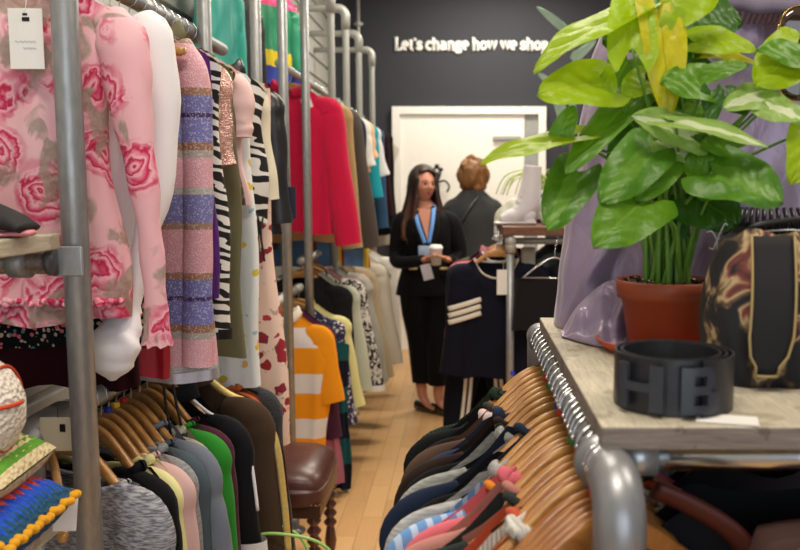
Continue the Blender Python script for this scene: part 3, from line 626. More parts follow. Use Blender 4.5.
# shoe
def shoe_left():
    q = at(9, 232, 1.28); t = thing('black_shoe', 'black shoe with pink edged sole on the upper left shelf', 'shoe', (q.x, 1.25, ZT+.001), .0)
    b = bmesh.new(); P = [(-.22, 0, .035), (-.16, 0, .06), (-.10, 0, .052), (-.03, 0, .036), (.025, 0, .022), (.045, 0, .012)]
    tube(b, cat(P, 20), [(.035*(.4+.6*sst(i, 0, 5)), .030*(.5+.5*sst(i, 0, 5))*(1-.72*sst(i, 8, 20))) for i in range(21)], 20, up=(0, 0, 1)); link('upper', b, plain('black suede', '#111113', .8, c2='#1B1B1E'), t)
    b = bmesh.new(); tube(b, cat([(-.22, 0, .004), (-.1, 0, .004), (.0, 0, .004), (.05, 0, .006)], 14), [(.036*(.6+.4*sst(i, 0, 4))*(1-.6*sst(i, 9, 14)), .0045) for i in range(15)], 16, up=(0, 0, 1)); link('sole', b, plain('pink rubber', '#D98A93', .6), t)
    b = bmesh.new(); ball(b, (-.055, 0, .088), .03, (.9, .9, .7)); ball(b, (-.03, 0, .078), .022, (1, .9, .7)); link('bow', b, plain('black suede', '#131315', .9), t)
shoe_left()
def cushion(name, label, c, s, m, rot, puff=.5, rows=None, trim=None):
    t = thing(name, label, 'cushion', c, rot=rot); b = bmesh.new(); n = 40; vs = {}
    bmesh.ops.create_grid(b, x_segments=n, y_segments=n, size=.5); top = list(b.verts)
    b2 = bmesh.ops.duplicate(b, geom=b.verts[:]+b.edges[:]+b.faces[:]); bot = [v for v in b2['geom'] if isinstance(v, bmesh.types.BMVert)]
    for L_, sg in ((top, 1), (bot, -1)):
        for v in L_:
            u, w = v.co.x*2, v.co.y*2; e = max(0, (1-abs(u)**3.2)*(1-abs(w)**3.2))**.45
            st = .10*math.sin(w*26)*e if rows else 0
            st += .10*(abs(math.sin(u*22))*abs(math.sin(w*22)))*e if rows else 0
            v.co = Vector((u*.5*s[0], w*.5*s[1], sg*s[2]*.5*(e*(1+st)+.04)))
    bmesh.ops.remove_doubles(b, verts=b.verts, dist=.0005)
    link('cover', b, m, t)
    if trim:
        b = bmesh.new(); k = 72
        for i in range(k):
            a = 4*i/k; sd_, f = int(a) % 4, a-int(a); f = 2*f-1; x, y = [(f, -1), (1, f), (-f, 1), (-1, -f)][sd_]
            ball(b, (x*s[0]*.5, y*s[1]*.5, .003*math.sin(i*2)), .0075, (1.2, 1.2, .9), 8)
        link('crochet_edge', b, trim, t)
    return t
def crochet(name, stops, per, axis, wob=.012):
    M = NT(name, .95); tc = M.n('TexCoord'); sx = M.n('SeparateXYZ'); M.t.links.new(tc.outputs['Object'], sx.inputs[0])
    z = M.n('TexWave', dict(wave_profile='TRI', bands_direction='XY'[1-axis] if 0 else ('Y' if axis == 0 else 'X')), Scale=28, Distortion=.6); M.t.links.new(M.co().outputs[0], z.inputs['Vector'])
    v = M.math('ADD', sx.outputs[axis], M.math('MULTIPLY', z.outputs['Fac'], wob)); v = M.math('FRACT', M.math('ADD', M.math('DIVIDE', v, per), 20.0))
    M.col(M.ramp(v, stops, 'CONSTANT')); M.bump(M.vor(M.co((1, 1, 1)), 110), .9, .006); return M.m
m1 = crochet('orange and blue crochet', [(0, '#17506E'), (.12, '#1E50C8'), (.34, '#E8501A'), (.68, '#1E50C8'), (.84, '#17506E')], .15, 0, .02)
cA = Vector((-.752, 1.215, ZS+.050))
cushion('crochet_cushion', 'crocheted cushion with orange and blue zigzag rows lying on the low left shelf', cA, (.26, .20, .092), m1, (0, .0, .0), rows=1, trim=plain('mustard yarn', '#E2A21C', .95))
m2 = crochet('cream and green crochet', [(0, '#E3D2A6'), (.30, '#5E9C2C'), (.5, '#E0CFA2')], .07, 2, .012)
cushion('crochet_cushion', 'crocheted cushion in cream with green rows stacked on the orange blue one', cA+Vector((-.022, .0, .082)), (.26, .19, .075), m2, (0, .06, .08), rows=1)
def wool_ball():
    c = at(-33, 410, 1.19); t = thing('crochet_ball_cushion', 'round white crocheted cushion with orange red stitching at the left edge', 'cushion', c)
    b = bmesh.new(); vs = ball(b, (0, 0, 0), .078, (1, .9, 1.06), 40)
    for v in b.verts: v.co += v.co.normalized()*.003*mnoise.noise(v.co*140)
    M = NT('white boucle yarn', 1); M.col('#E9E0D2'); M.bump(M.vor(M.co(), 140), .9, .006); link('cover', b, M.m, t)
    mo = plain('orange red yarn', '#C8431C', .9)
    b = bmesh.new()
    for el, r_ in ((0, .0895), (1, .0), (2, 0)):
        pass
    tube(b, [Vector((.052+.0*k, 0, 0)) if 0 else Vector((.054, -.070*math.cos(a)*.74, .083*.74*math.sin(a)+.002)) for k in range(33) for a in [2*PI*k/32]], .0022, 6)
    tube(b, [Vector((.080*math.cos(a), -.0715*math.sin(a), .012)) for a in [PI*.5*k/16 for k in range(17)]], .003, 6)
    link('stitching', b, mo, t)
    b = bmesh.new(); ball(b, (.028, -.066, .02), .016, (1, .35, 1.2)); link('orange_patch', b, plain('orange felt', '#E8601C', .9), t)
wool_ball()
# ------------------------------------------------------------ left side: far rails
FX = -.85
rail('clothes_rail', 'high far rail carrying the red fleece and coats toward the charcoal wall', FX, 3.95, 7.3, 2.075, .018, M_PALE)
rail('clothes_rail', 'lower pale rail carrying the brocade jacket and pale dresses', FX, 4.37, 6.9, 1.13, .018, M_PALE)
rail('clothes_rail', 'short low white rail carrying the orange striped tee', FX, 3.55, 4.36, 1.0, .018, plain('white rail paint', '#DADAD4', .4))
g3 = 'coats on the high far left rail'; h3 = 'wooden hangers on the high far left rail'; g4 = 'garments on the low far left rail'; h4 = 'wooden hangers on the low far left rail'
def GH(name, desc, loc, cat_, Y, m, dx=0, **k):
    k.setdefault('hgroup', h3); k.setdefault('slv', 1); k.setdefault('nw', .075)
    return garment(name, desc, loc, cat_, FX+dx, Y, 2.075, m, group=g3, **k)
def GF(name, desc, loc, cat_, Y, m, dx=0, **k):
    k.setdefault('hgroup', h4); k.setdefault('slv', 1); k.setdefault('nw', .075)
    lo = Y < 4.36; k['L'] = k.get('L', .62)+(-.03 if lo else .08)
    return garment(name, desc, loc, cat_, FX+dx, Y, k.pop('Z', 1.0 if lo else 1.13), m, group=g4, **k)
rf = GH('red_fleece', 'Bright raspberry red fleece jacket', 'hanging in the middle of the left side', 'jacket', 4.26, fab('#C81440', .95, 'fleece', '#D8305A'), hw=.255, L=.74, d=.055, hemw=.22, sL=.66, sr=(.072, .066), sw=(.085, -.02), ry=.045, collar='shirt', cm=fab('#C81440', .95, 'fleece', '#D8305A'), dx=-.01, seed=51, amp=.008, sq=.92)
b = bmesh.new(); tube(b, [(0, -.068, -.14), (0, -.075, -.3), (0, -.072, -.5), (0, -.07, -.76)], [(.004, .003)]*4, 8); link('zip', b, plain('dark red zip', '#6E0E20', .5), rf)
price_tag('small white tag pinned to the neck of the red fleece', at(303, 92, 4.16), .05, .05, string=.03, marks=False, tilt=-.3)
GH('tan_coat', 'Tan coat', 'directly behind the red fleece', 'coat', 4.55, fab('#AD9468', .85), hw=.25, L=.80, hemw=.27, d=.05, sL=.70, sr=(.07, .06), sw=(.05, 0), sq=.95)
GH('taupe_coat', 'Dark taupe grey coat', 'flaring behind the tan coat', 'coat', 4.85, fab('#514A46', .85), hw=.26, L=.78, hemw=.33, d=.05, sL=.72, sr=(.07, .075), sw=(.10, 0), sq=.98)
GH('denim_shirt', 'Dark blue denim shirt', 'behind the taupe grey coat', 'shirt', 5.08, fab('#2B3E58', .85), hw=.245, L=.62, sL=.5, collar='shirt')
GH('navy_cardigan', 'Navy cardigan', 'first beyond the dark denim shirt', 'cardigan', 5.3, fab('#1E2740', .85), hw=.235, L=.6)
GH('white_draped_shirt', 'White draped top with knotted sleeves', 'beyond the navy cardigan', 'top', 5.5, fab('#D8D5CE', .85), hw=.245, L=.5, sL=.25, sr=(.07, .06), collar='hood')
GH('peach_ruffle_shirt', 'Peach ruffled top', 'between the white draped top and teal top', 'top', 5.72, fab('#D9B18A', .85), hw=.245, L=.42, sL=.2, sr=(.075, .06), collar='roll')
GH('teal_shirt', 'Turquoise top', 'small and bright beyond the peach ruffles', 'top', 5.92, fab('#2398A8', .7), hw=.25, L=.62, sL=.45)
GH('white_sleeve_shirt', 'White long sleeved top', 'with arm curving down by the turquoise top', 'top', 6.12, fab('#D9D8D6', .85), hw=.25, L=.5, sL=.3, sr=(.06, .05), sw=(.06, 0))
GH('denim_jacket', 'Mid blue denim jacket', 'second from the far end of the high rail', 'jacket', 6.35, fab('#33506E', .85), hw=.25, L=.78, sL=.68)
GH('maroon_jacket', 'Deep red jacket', 'with dark sleeves before the charcoal wall', 'jacket', 6.62, fab('#6E1A20', .85), hw=.26, L=.7, sL=.6, sm=fab('#2A1014', .85), collar='shirt')
GH('black_coat', 'Black coat', 'last on the high far rail', 'coat', 6.9, fab('#15151A', .85), hw=.27, L=.9, sL=.7)
GH('white_scarf_shirt', 'Off-white shawl', 'looped between coats near the white door', 'shawl', 7.1, fab('#D9D2C4', .9), hw=.30, L=1.0, slv=None)
# low far rail
b_or = bands('orange and white broad stripes', [(0, '#E4DFE0'), (.43, '#F19A1E')], .215, rough=.85, offset=.012)
GF('striped_polo', 'Orange and white broad striped tee', 'hanging over the brown stool', 't-shirt', 3.92, b_or, dx=-.01, hw=.25, L=.80, hemw=.20, d=.045, sL=.30, sr=(.070, .066), sw=(.045, 0), ry=.028, wr=.002, sm=fab('#F19A1E', .85), seed=61, collar='shirt', cm=fab('#F0E7DC', .85), amp=.006, sq=.93)
GF('maroon_tunic', 'Maroon tunic', 'thin edge right of the orange striped tee', 'tunic', 4.02, fab('#4E2A40', .85), hw=.225, L=.6)
GF('mauve_trousers', 'Long dusty mauve trousers', 'hanging down past the orange tee', 'trousers', 4.00, fab('#A8667A', .85), dx=.17, hw=.07, Z=.78, L=.68, nw=.01, nd=0, slv=None, hang=False, hemw=.09, d=.02)
GF('plaid_scarf', 'Navy and teal block striped long scarf', 'lowest hem between stool and floor', 'scarf', 4.10, bands('navy teal blocks', [(0, '#1A1E2C'), (.5, '#1F5458')], .26, rough=.9, offset=.0), dx=.225, hw=.055, Z=.80, L=.76, nw=.01, nd=0, slv=None, hang=False, hemw=.06, d=.02)
GF('print_tunic', 'Navy tunic with white abstract print', 'beside the orange striped tee', 'tunic', 4.18, P_NAVYPR, hw=.25, L=.68, sL=.48, sr=(.05, .045), hem=M_WHITE, sw=(.06, 0))
GF('lemon_cardigan', 'Pale lemon yellow cardigan', 'with long sleeve beside the black cardigan', 'cardigan', 4.30, fab('#E2DC9A', .85, c2='#D6CE8C'), hw=.265, L=.46, sL=.42, sr=(.05, .042), sw=(.07, 0), collar='roll')
GF('black_cardigan', 'Black cardigan', 'behind the pale lemon yellow one', 'cardigan', 4.42, fab('#1A1A1D', .85), hw=.255, L=.66, sL=.5)
GF('mint_blouse', 'Pale sage blouse', 'edge in front of the brocade jacket', 'blouse', 4.52, fab('#BFC4B0', .85), hw=.28, L=.72, sL=.52, sr=(.05, .05), sw=(.07, 0))
GF('brocade_jacket', 'Black and white brocade jacket', 'with white hem at the aisle', 'jacket', 4.68, P_LACEBW, hw=.30, L=.62, sL=.55, sr=(.07, .065), sw=(.10, 0), ry=.05, d=.05, cuff=M_WHITE, hem=M_WHITE)
GF('dusty_pink_shirt', 'Dusty pink top', 'shoulder showing above the brocade jacket', 'top', 4.80, fab('#C79AA0', .85), hw=.27, L=.5, sL=.3, collar='roll')
GF('grey_puffer', 'Silvery grey padded jacket', 'beyond the brocade jacket', 'jacket', 4.95, fab('#8F8D84', .45, 'satin', '#A8A69C'), dx=.02, hw=.28, L=.66, sL=.58, sr=(.08, .075), sw=(.10, 0), wr=.012, ry=.06, d=.055, collar='shirt')
GF('coral_print_shirt', 'Coral and green print top', 'sliver between padded jacket and beige coat', 'top', 5.08, spots('coral print', '#C9B9A8', ['#D9604A', '#4C7A4E', '#C9B9A8'], 16, .4), hw=.28, L=.5, sL=.4)
GF('beige_fur_coat', 'Beige plush coat', 'standing out toward the aisle', 'coat', 5.25, fab('#A39272', .95, 'fleece', '#C6B799'), dx=.02, hw=.28, L=.70, sL=.62, sr=(.075, .07), sw=(.10, 0), ry=.06, d=.06, collar='roll')
GF('ivory_long_dress', 'Ivory long dress', 'nearer of the two pale dresses by the aisle', 'dress', 5.6, fab('#D5CDBC', .85), dx=.06, hw=.28, L=.56, slv=1, sL=.6, sr=(.07, .06), sw=(.09, 0), d=.05)
GF('red_trim_dress', 'Cream dress with narrow red and dark trim', 'left of the long white one', 'dress', 5.85, bands('cream red trim', [(0, '#CFC8B8'), (.93, '#A62B34'), (.955, '#CFC8B8')], 1.2, axis=0, offset=-.5+.02), dx=.08, hw=.27, L=.54, slv=None, d=.05)
GF('white_long_dress', 'White long dress', 'farthest of the pale dresses next to the woman', 'dress', 6.15, fab('#E2E0DA', .85), dx=.10, hw=.26, L=.56, sL=.72, sr=(.07, .06), sw=(.03, 0), d=.05)
GH('blue_print_shirt', 'Blue and yellow striped shirt', 'hem just under the taupe grey coat', 'shirt', 4.97, bands('blue yellow stripes', [(0, '#6E96C4'), (.6, '#D9B83C'), (.8, '#A02A36'), (.9, '#6E96C4')], .16, axis=0), hw=.25, L=.98, hemw=.29, slv=None)
# potted greenery on top of the rail frame
# ------------------------------------------------------------ stool with turned legs
def stool():
    zt = .50; x0 = at(236, 470, 3.05).x; x1 = at(327, 470, 3.0).x
    c = Vector(((x0+x1)/2, 3.12, 0)); t = thing('stool', 'brown leather stool with dark turned wooden legs under the rose dress', 'stool', c)
    b = bmesh.new(); bmesh.ops.create_cube(b, size=1); bmesh.ops.subdivide_edges(b, edges=b.edges, cuts=9, use_grid_fill=True)
    W, D, H = x1-x0, .44, .115
    for v in b.verts:
        u, w, h = v.co.x*2, v.co.y*2, v.co.z*2; k = 1-.10*abs(w)**4; k2 = 1-.10*abs(u)**4; puff = (1-abs(u)**4)*(1-abs(w)**4)
        s = 1-.08*max(0, h)**3; v.co = Vector((u*W/2*k*s, w*D/2*k2*s, zt-.055+h*H/2+(puff*.022 if h > 0 else 0)-.012*(abs(u)**3+abs(w)**3)*(h > 0)))
    link('seat', b, plain('oxblood brown leather', '#452520', .33, c2='#57302A', bump=.15, scale=60), t)
    b = bmesh.new(); box(b, (0, 0, zt-.135), (W*.93, D*.93, .05), .006); link('apron', b, plain('dark walnut', '#3B1F16', .35), t)
    b = bmesh.new()
    for s in (-1, 1):
        for k in range(22): ball(b, (s*W*.472, -D*.46+D*.92*k/21, zt-.108), .0042, seg=8)
    for k in range(22): ball(b, (-W*.46+W*.92*k/21, -D*.472, zt-.108), .0042, seg=8)
    link('stud_row', b, plain('aged brass', '#8A6A3A', .35, .9), t)
    prof = [(0, 0), (.018, 0), (.022, .03), (.014, .05), (.02, .07), (.024, .10), (.017, .15), (.015, .155)]
    z = .155
    for k in range(5): prof += [(.015, z+.002), (.026, z+.016), (.026, z+.022), (.015, z+.036)]; z += .038
    prof += [(.022, z+.01), (.022, z+.02), (.024, z+.03), (.024, z+.06), (0, z+.06)]
    ml = plain('dark walnut turned', '#40190F', .25, c2='#5A2A1A', coat=.5)
    for sx in (-1, 1):
        for sy in (-1, 1):
            b = bmesh.new(); lathe(b, prof, seg=20); link('leg', b, ml, t, loc=(sx*(W/2-.04), sy*(D/2-.04), 0))
    b = bmesh.new(); q = [(-.026, 0), (.008, .05), (.010, .06), (-.020, .06), (-.020, .045), (-.006, .045), (-.038, 0)]
    for k in range(7): pass
    zz = zt+.0215; c0 = at(287, 457, 3.12); o = Vector((c0.x-c.x, -.05, 0))
    f = b.faces.new([b.verts.new((o.x+x*1.0, o.y+y*1.9-.05, zz)) for x, y in q[:5]+[(-.004, .045), (-.038, 0)]]); e = bmesh.ops.extrude_face_region(b, geom=[f]); bmesh.ops.translate(b, vec=(0, 0, .0025), verts=[v for v in e['geom'] if isinstance(v, bmesh.types.BMVert)])
    link('painted_seven', b, plain('chalky white paint', '#C9C2BA', .7), t, smooth=False)
stool()
def basket():
    t = thing('wire_basket', 'lime green wire basket whose two hoop handles rise beside the stool', 'basket', (-.56, 2.35, 0)); m = plain('lime green coated wire', '#9CCB6A', .4)
    for px0, px1, pt, yy, yt in ((236, 318, 268, 552, 525), (246, 345, 296, 552, 536)):
        b = bmesh.new(); Y = 2.3 if px0 < 240 else 2.2; o = Vector((-.56, 2.35, 0))
        P = [at(px0, yy+30, Y)-o, at(px0+8, yy-14, Y)-o, at(pt, yt, Y)-o, at(px1-18, yt+12, Y)-o, at(px1, yy+25, Y)-o]; tube(b, cat(P, 30), .0045, 8); link('hoop_handle', b, m, t)
        z0 = P[0].z
    b = bmesh.new()
    for k in range(14):
        a = 2*PI*k/14; tube(b, [(.11*math.cos(a), .09*math.sin(a)-.1, .02), (.16*math.cos(a), .12*math.sin(a)-.1, z0+.01)], .003, 6)
    for z, r in ((.02, .11), (z0*.5, .135), (z0+.005, .16)): tube(b, [(r*math.cos(2*PI*k/32), r*.76*math.sin(2*PI*k/32)-.1, z) for k in range(33)], .004, 6)
    link('wire_body', b, m, t)
basket()
# ------------------------------------------------------------ right near rack
RX, RZ = .148, 1.223
ZP = 1.270
def rack_right():
    t = thing('clothes_rack', 'near right steel pipe rack with a big rounded elbow at the bottom', 'rack', (RX, .82, 0))
    b = bmesh.new(); tube(b, [(0, .04, RZ), (0, .84, RZ)], .0195, 24); link('hanging_rail', b, metal('polished tube', '#8E8F92', .22), t)
    b = bmesh.new(); P = [(0, .075, RZ), (0, .03, RZ)]+[(0, .03-.042*math.sin(a), RZ-.042+.042*math.cos(a)) for a in [PI/2*k/10 for k in range(1, 11)]]+[(0, -.012, RZ-.14)]; tube(b, [p_ if 0 else (p_[0]+.004, p_[1]-.004, p_[2]) for p_ in P], .0262, 28); 
    tube(b, [(0, .078, RZ), (0, .066, RZ)], .030, 28); ball(b, (.026, .02, RZ-.01), .007); ball(b, (.026, -.01, RZ-.075), .007)
    link('elbow_fitting', b, metal('cast alloy', '#A9ABAE', .34), t)
    b = bmesh.new(); tube(b, [(0, -.012, RZ-.13), (0, -.012, 0)], .0205, 20); link('upright', b, M_STEEL, t)
    b = bmesh.new(); tube(b, [(0, .80, RZ), (0, .852, RZ)], .0255, 24); tube(b, [(0, .83, RZ+.01), (0, .83, RZ-.085)], .0255, 24); link('end_fitting', b, metal('cast alloy dull', '#8F9294', .4), t)
    b = bmesh.new(); tube(b, [(0, .83, RZ-.07), (0, .83, 0)], .0205, 20); link('upright', b, M_STEEL, t)
    y = .0935; b = bmesh.new(); tube(b, [(.05, y, RZ-.0), (.62, y, RZ-.0)], .0165, 24); link('crossbar', b, M_CHROME, t)
    b = bmesh.new(); tube(b, [(.022, y, RZ), (.062, y, RZ)], .0215, 24); link('collar', b, metal('cast alloy bright', '#C6CCD2', .3), t)
    b = bmesh.new(); tube(b, [(.60, y, RZ), (.60, .83, RZ), ], .0195, 16); tube(b, [(.60, y, RZ), (.60, y, 0)], .0195, 16); tube(b, [(.60, .83, RZ), (.60, .83, 0)], .0195, 16); link('back_frame', b, M_STEEL, t)
rack_right()
b = bmesh.new(); box(b, (.43, 1.235, ZP-.0125), (.575, .74, .025), .003); bmesh.ops.subdivide_edges(b, edges=b.edges, cuts=3)
for f in b.faces:
    if abs(f.normal.z) < .5: f.material_index = 1
pk_ = link('plank_shelf', b, [M_PLANK, woodmat('weathered plank edge', '#6B5F58', '#968A80', (5, 5, 80), .8, '#54443C')], smooth=False)
tag(pk_, 'pale worn wooden plank shelf on the right rack holding the potted plant', 'shelf')
g5 = 'garments on the near right rack'; h5 = 'wooden hangers on the near right rack'
def GR(name, desc, loc, cat_, Y, m, **k):
    k.setdefault('rz', .43); k.setdefault('nw', .105); k.setdefault('nd', .02); k['hw'] = k.get('hw', .22)+.045; k.setdefault('hgroup', h5); k.setdefault('slv', 1); k.setdefault('sL', .5); k.setdefault('L', .62); k.setdefault('d', .016)
    k.setdefault('sr', (.05, .042)); k.setdefault('amp', .003); k.setdefault('ry', .017); k.setdefault('sw', (.05, 0))
    return garment(name, desc, loc, cat_, RX, Y, RZ, m, group=g5, **k)
W_ = 'on the right rack'
GR('dark_green_hoodie', 'Dark bottle green knit', 'farthest on the near right rack', 'jumper', 1.615, fab('#2A3A30', .9, 'knit', '#1B2620'), collar='roll', hw=.235)
GR('black_piped_jacket', 'Black jacket with fine pale piping', 'second from the far end of right rack', 'jacket', 1.575, fab('#17191B', .8), collar='crew', cm=fab('#3A3D3E', .8), hw=.235, nw=.12)
GR('lace_collar_blouse', 'Black top with a pale pink lace collar', 'on the right rack', 'blouse', 1.535, fab('#1A1416', .85), collar='roll', cm=fab('#E3CCCB', .8), hw=.22, nw=.13, marker='#1E8A4A')
GR('brown_jumper', 'Mid brown fine knit', W_+' beside the lace collar', 'jumper', 1.50, fab('#5A453B', .85, c2='#4B382F'), collar='crew', hw=.235, marker='#C8202A')
GR('blue_collar_shirt', 'Denim blue collared dark top', W_+' between two brown ones', 'top', 1.465, fab('#2A3450', .85), collar='roll', hw=.215)
GR('dark_brown_jumper', 'Very dark brown jumper', W_+' below the mid brown knit', 'jumper', 1.43, fab('#2C211D', .85), collar='crew', hw=.24, marker='#1E8A4A')
GR('black_jumper', 'Plain black slim jumper', W_+' above the pale grey tee', 'jumper', 1.39, fab('#101216', .85), hw=.235, collar='crew')
GR('pale_grey_tee', 'Pale grey jersey tee', W_+' above the navy sweatshirt', 't-shirt', 1.35, fab('#A9ABA8', .9, 'heather', '#8C8E8C'), hw=.235, collar='roll')
GR('navy_sweatshirt', 'Navy blue sweatshirt', W_+' with broad smooth shoulder', 'sweatshirt', 1.30, fab('#202A40', .85), hw=.25, nw=.075, collar='crew', d=.03, marker='#1E3FB4')
GR('black_tee', 'Black jersey tee', W_+' under the navy sweatshirt', 't-shirt', 1.26, fab('#121214', .85), hw=.22, marker='#C8202A')
GR('silver_grey_tee', 'Silver grey tee', W_+' with crumpled neckband', 't-shirt', 1.22, fab('#BDBDBC', .9, 'heather', '#9E9E9E'), hw=.24, collar='roll', nw=.12)
GR('blue_striped_shirt', 'Light blue striped shirt', W_+' with a glimpse of orange', 'shirt', 1.185, bands('blue white stripes', [(0, '#6F9AD0'), (.6, '#B9CDE8')], .022, axis=0), hw=.24, collar='crew', cm=fab('#E0892F', .8), nw=.13)
GR('coral_pink_shirt', 'Coral pink top with curly rolled neck', W_, 'top', 1.155, fab('#D96F7C', .8, c2='#C95E6C'), hw=.21, collar='roll')
GR('dusty_rose_shirt', 'Dusty rose top', W_+' below the curly coral neck', 'top', 1.12, fab('#B98078', .85, c2='#A87068'), hw=.235, collar='crew', marker='#1E8A4A')
GR('charcoal_green_shirt', 'Charcoal green top', W_+' above the rust orange one', 'top', 1.08, fab('#2C3331', .85), hw=.235, collar='crew')
GR('rust_orange_shirt', 'Rust orange top', W_, 'top', 1.03, fab('#C4593F', .8, c2='#B24C34'), hw=.23, collar='crew')
GR('cream_ribbed_shirt', 'Cream white ribbed top', W_+' at the bottom of the photo', 'top', .985, fab('#DEDBD2', .85, 'knit', '#C9C6BC'), hw=.22, collar='roll')
for k, (y, dk, mk, lb) in enumerate(((1.635, 0, '#1E8A4A', 'bare wooden hanger at the far end of the right rack'), (1.135, 1, None, 'bare wooden hanger just below the curly coral neck'), (1.055, 1, '#C8202A', 'bare wooden hanger above the rust orange top'), (1.005, 1, '#1E8A4A', 'darker wooden hanger with green marker before the elbow'))):
    hanger(lb, (RX, y, RZ), (0, 0, .43), h5, dk, mk)
hw0 = .955
GR('grey_fine_knit', 'Grey fine knit', 'on a dark broad hanger just above the big elbow', 'jumper', .95, fab('#77777A', .85), hw=.215, nw=.15, dark=True, marker='#1E3FB4')
for k, (y, mk, lb) in enumerate(((.925, '#C8202A', 'fourth wooden hanger from the big elbow'), (.905, None, 'third wooden hanger from the big elbow'), (.888, None, 'second wooden hanger from the big elbow'), (.871, None, 'wooden hanger nearest the big elbow'))):
    hanger(lb, (RX, y, RZ), (0, 0, .43), h5, True, mk)
# things hanging below the plank, right of the rail
def bag_under():
    b = bmesh.new(); P = [at(655, 490, .90), at(690, 505, .90), at(730, 530, .90), at(752, 560, .90), at(760, 600, .90)]; tube(b, cat(P, 24), [(.008, .016)]*25, 14)
    tag(link('leather_strap', b, plain('rust red leather', '#5A1C12', .5, c2='#40130D')), 'rust red leather strap slanting in the dark below the chrome crossbar', 'strap')
    t = thing('brown_bag', 'brown suede bag with tan tab at the lower right corner', 'bag', (.395, .87, 1.05)); b = bmesh.new(); bmesh.ops.create_cube(b, size=1); bmesh.ops.subdivide_edges(b, edges=b.edges, cuts=7, use_grid_fill=True)
    for v in b.verts:
        u, w, h = v.co*2; v.co = Vector((u*.11*(1-.25*h*(h > 0))*(1-.1*abs(w)**3), w*.05*(1-.5*max(0, h)), .0+h*.11*(1-.08*u*u)))
    link('body', b, plain('brown suede', '#4A2E29', .85, c2='#3A2420'), t)
    b = bmesh.new(); tube(b, cat([(-.06, -.052, .03), (-.085, -.06, .055), (-.075, -.056, .085), (-.045, -.05, .085)], 12), [(.006, .014)]*13, 10, up=(0, 0, 1)); link('tan_tab', b, plain('tan leather', '#B5673A', .45), t)
    b = bmesh.new(); tube(b, cat([(-.105, -.04, -.06), (-.10, -.05, .02), (-.06, -.05, .10), (.0, -.045, .118)], 20), .004, 8); link('edge_binding', b, plain('pale binding', '#8C7870', .6), t)
bag_under()
for k, (x, y, z, hw_, rz_, c, d, lo) in enumerate(((.45, 1.42, RZ, .16, .3, '#14161C', 'Black long coat', 'deepest in the dark under the plank'), (.44, 1.22, RZ, .16, .2, '#20242E', 'Dark navy coat', 'in the dark under the plank'), (.345, .942, RZ+.026, .185, .0, '#15161A', 'Black jacket', 'standing in for shade below the chrome crossbar'))):  # last one is added: a dark cover standing in for the plank's shade
    garment('dark_coat', d, lo, 'coat', x, y, z, fab(c, .85), hw=hw_, L=.8, rz=rz_, d=.02, slv=None, dark=True, hang=(k < 2), group='dark coats below the plank', hgroup='hangers below the plank', seed=70+k)
# ------------------------------------------------------------ things on the plank
POT = Vector((.305, 1.285, ZP))
def pot():
    mt = plain('terracotta plastic', '#A04A2A', .5, c2='#8E3F24', scale=8)
    t = thing('plant_saucer', 'orange terracotta saucer under the plant pot', 'saucer', POT+Vector((-.012, .0, .001))); b = bmesh.new(); lathe(b, [(0, 0), (.078, 0), (.092, .016), (.089, .017), (.076, .004), (0, .004)], seg=48); link('dish', b, plain('orange terracotta', '#B9502A', .5), t)
    t = thing('plant_pot', 'round terracotta coloured pot holding the leafy green plant', 'pot', POT+Vector((0, 0, .0052)))
    b = bmesh.new(); lathe(b, [(0, 0), (.052, 0), (.054, .003), (.066, .076), (.0725, .076), (.075, .102), (.0725, .1035), (.070, .100), (.066, .085), (.05, .02), (0, .02)], seg=56); link('body', b, mt, t)
    b = bmesh.new(); q = bmesh.ops.create_circle(b, cap_ends=True, radius=.0695, segments=40); bmesh.ops.translate(b, vec=(0, 0, .096), verts=b.verts)
    rr = random.Random(5)
    for k in range(150):
        a, r = rr.uniform(0, 6.28), .066*rr.random()**.5; ball(b, (r*math.cos(a), r*math.sin(a), .097+.006*rr.random()), rr.uniform(.002, .0048), (1, 1, .6), 6)
    s = link('compost', b, spots('compost with pale bark', '#2B211C', ['#2B211C', '#6A5444', '#B8A893'], 160, .45), t); return t
pot()
def leafmat(name, a, b_, vein, var=None, tr=.35):
    M = NT(name, .40); co = M.co((1, 1, 1), 'UV'); sx = M.n('SeparateXYZ'); M.t.links.new(co.outputs[0], sx.inputs[0])
    n = M.noise(M.co(), 26, 3); c = M.mix(n, a, b_)
    ax = M.math('ABSOLUTE', M.math('SUBTRACT', sx.outputs[0], .5))
    mid = M.math('LESS_THAN', ax, .018); 
    w = M.math('FRACT', M.math('ADD', M.math('MULTIPLY', sx.outputs[1], 9.0), M.math('MULTIPLY', ax, -7.0))); vn = M.math('LESS_THAN', w, .07)
    c = M.mix(M.math('MULTIPLY', M.math('MAXIMUM', mid, M.math('MULTIPLY', vn, .45)), .6), c, vein)
    if var:
        k = M.math('MULTIPLY', M.math('LESS_THAN', M.math('ADD', ax, M.math('MULTIPLY', M.noise(M.co(), 40, 3), .25)), .27), .8); c = M.mix(k, c, var)
    M.col(c); M.bump(M.math('ADD', M.math('MULTIPLY', w, .3), M.noise(M.co(), 70, 2)), .5, .004)
    tn = M.n('BsdfTranslucent'); M.t.links.new(c, tn.inputs['Color']); ms = M.n('MixShader'); ms.inputs[0].default_value = tr
    out = M.t.nodes['Material Output']; M.t.links.new(M.b.outputs[0], ms.inputs[1]); M.t.links.new(tn.outputs[0], ms.inputs[2]); M.t.links.new(ms.outputs[0], out.inputs[0]); return M.m
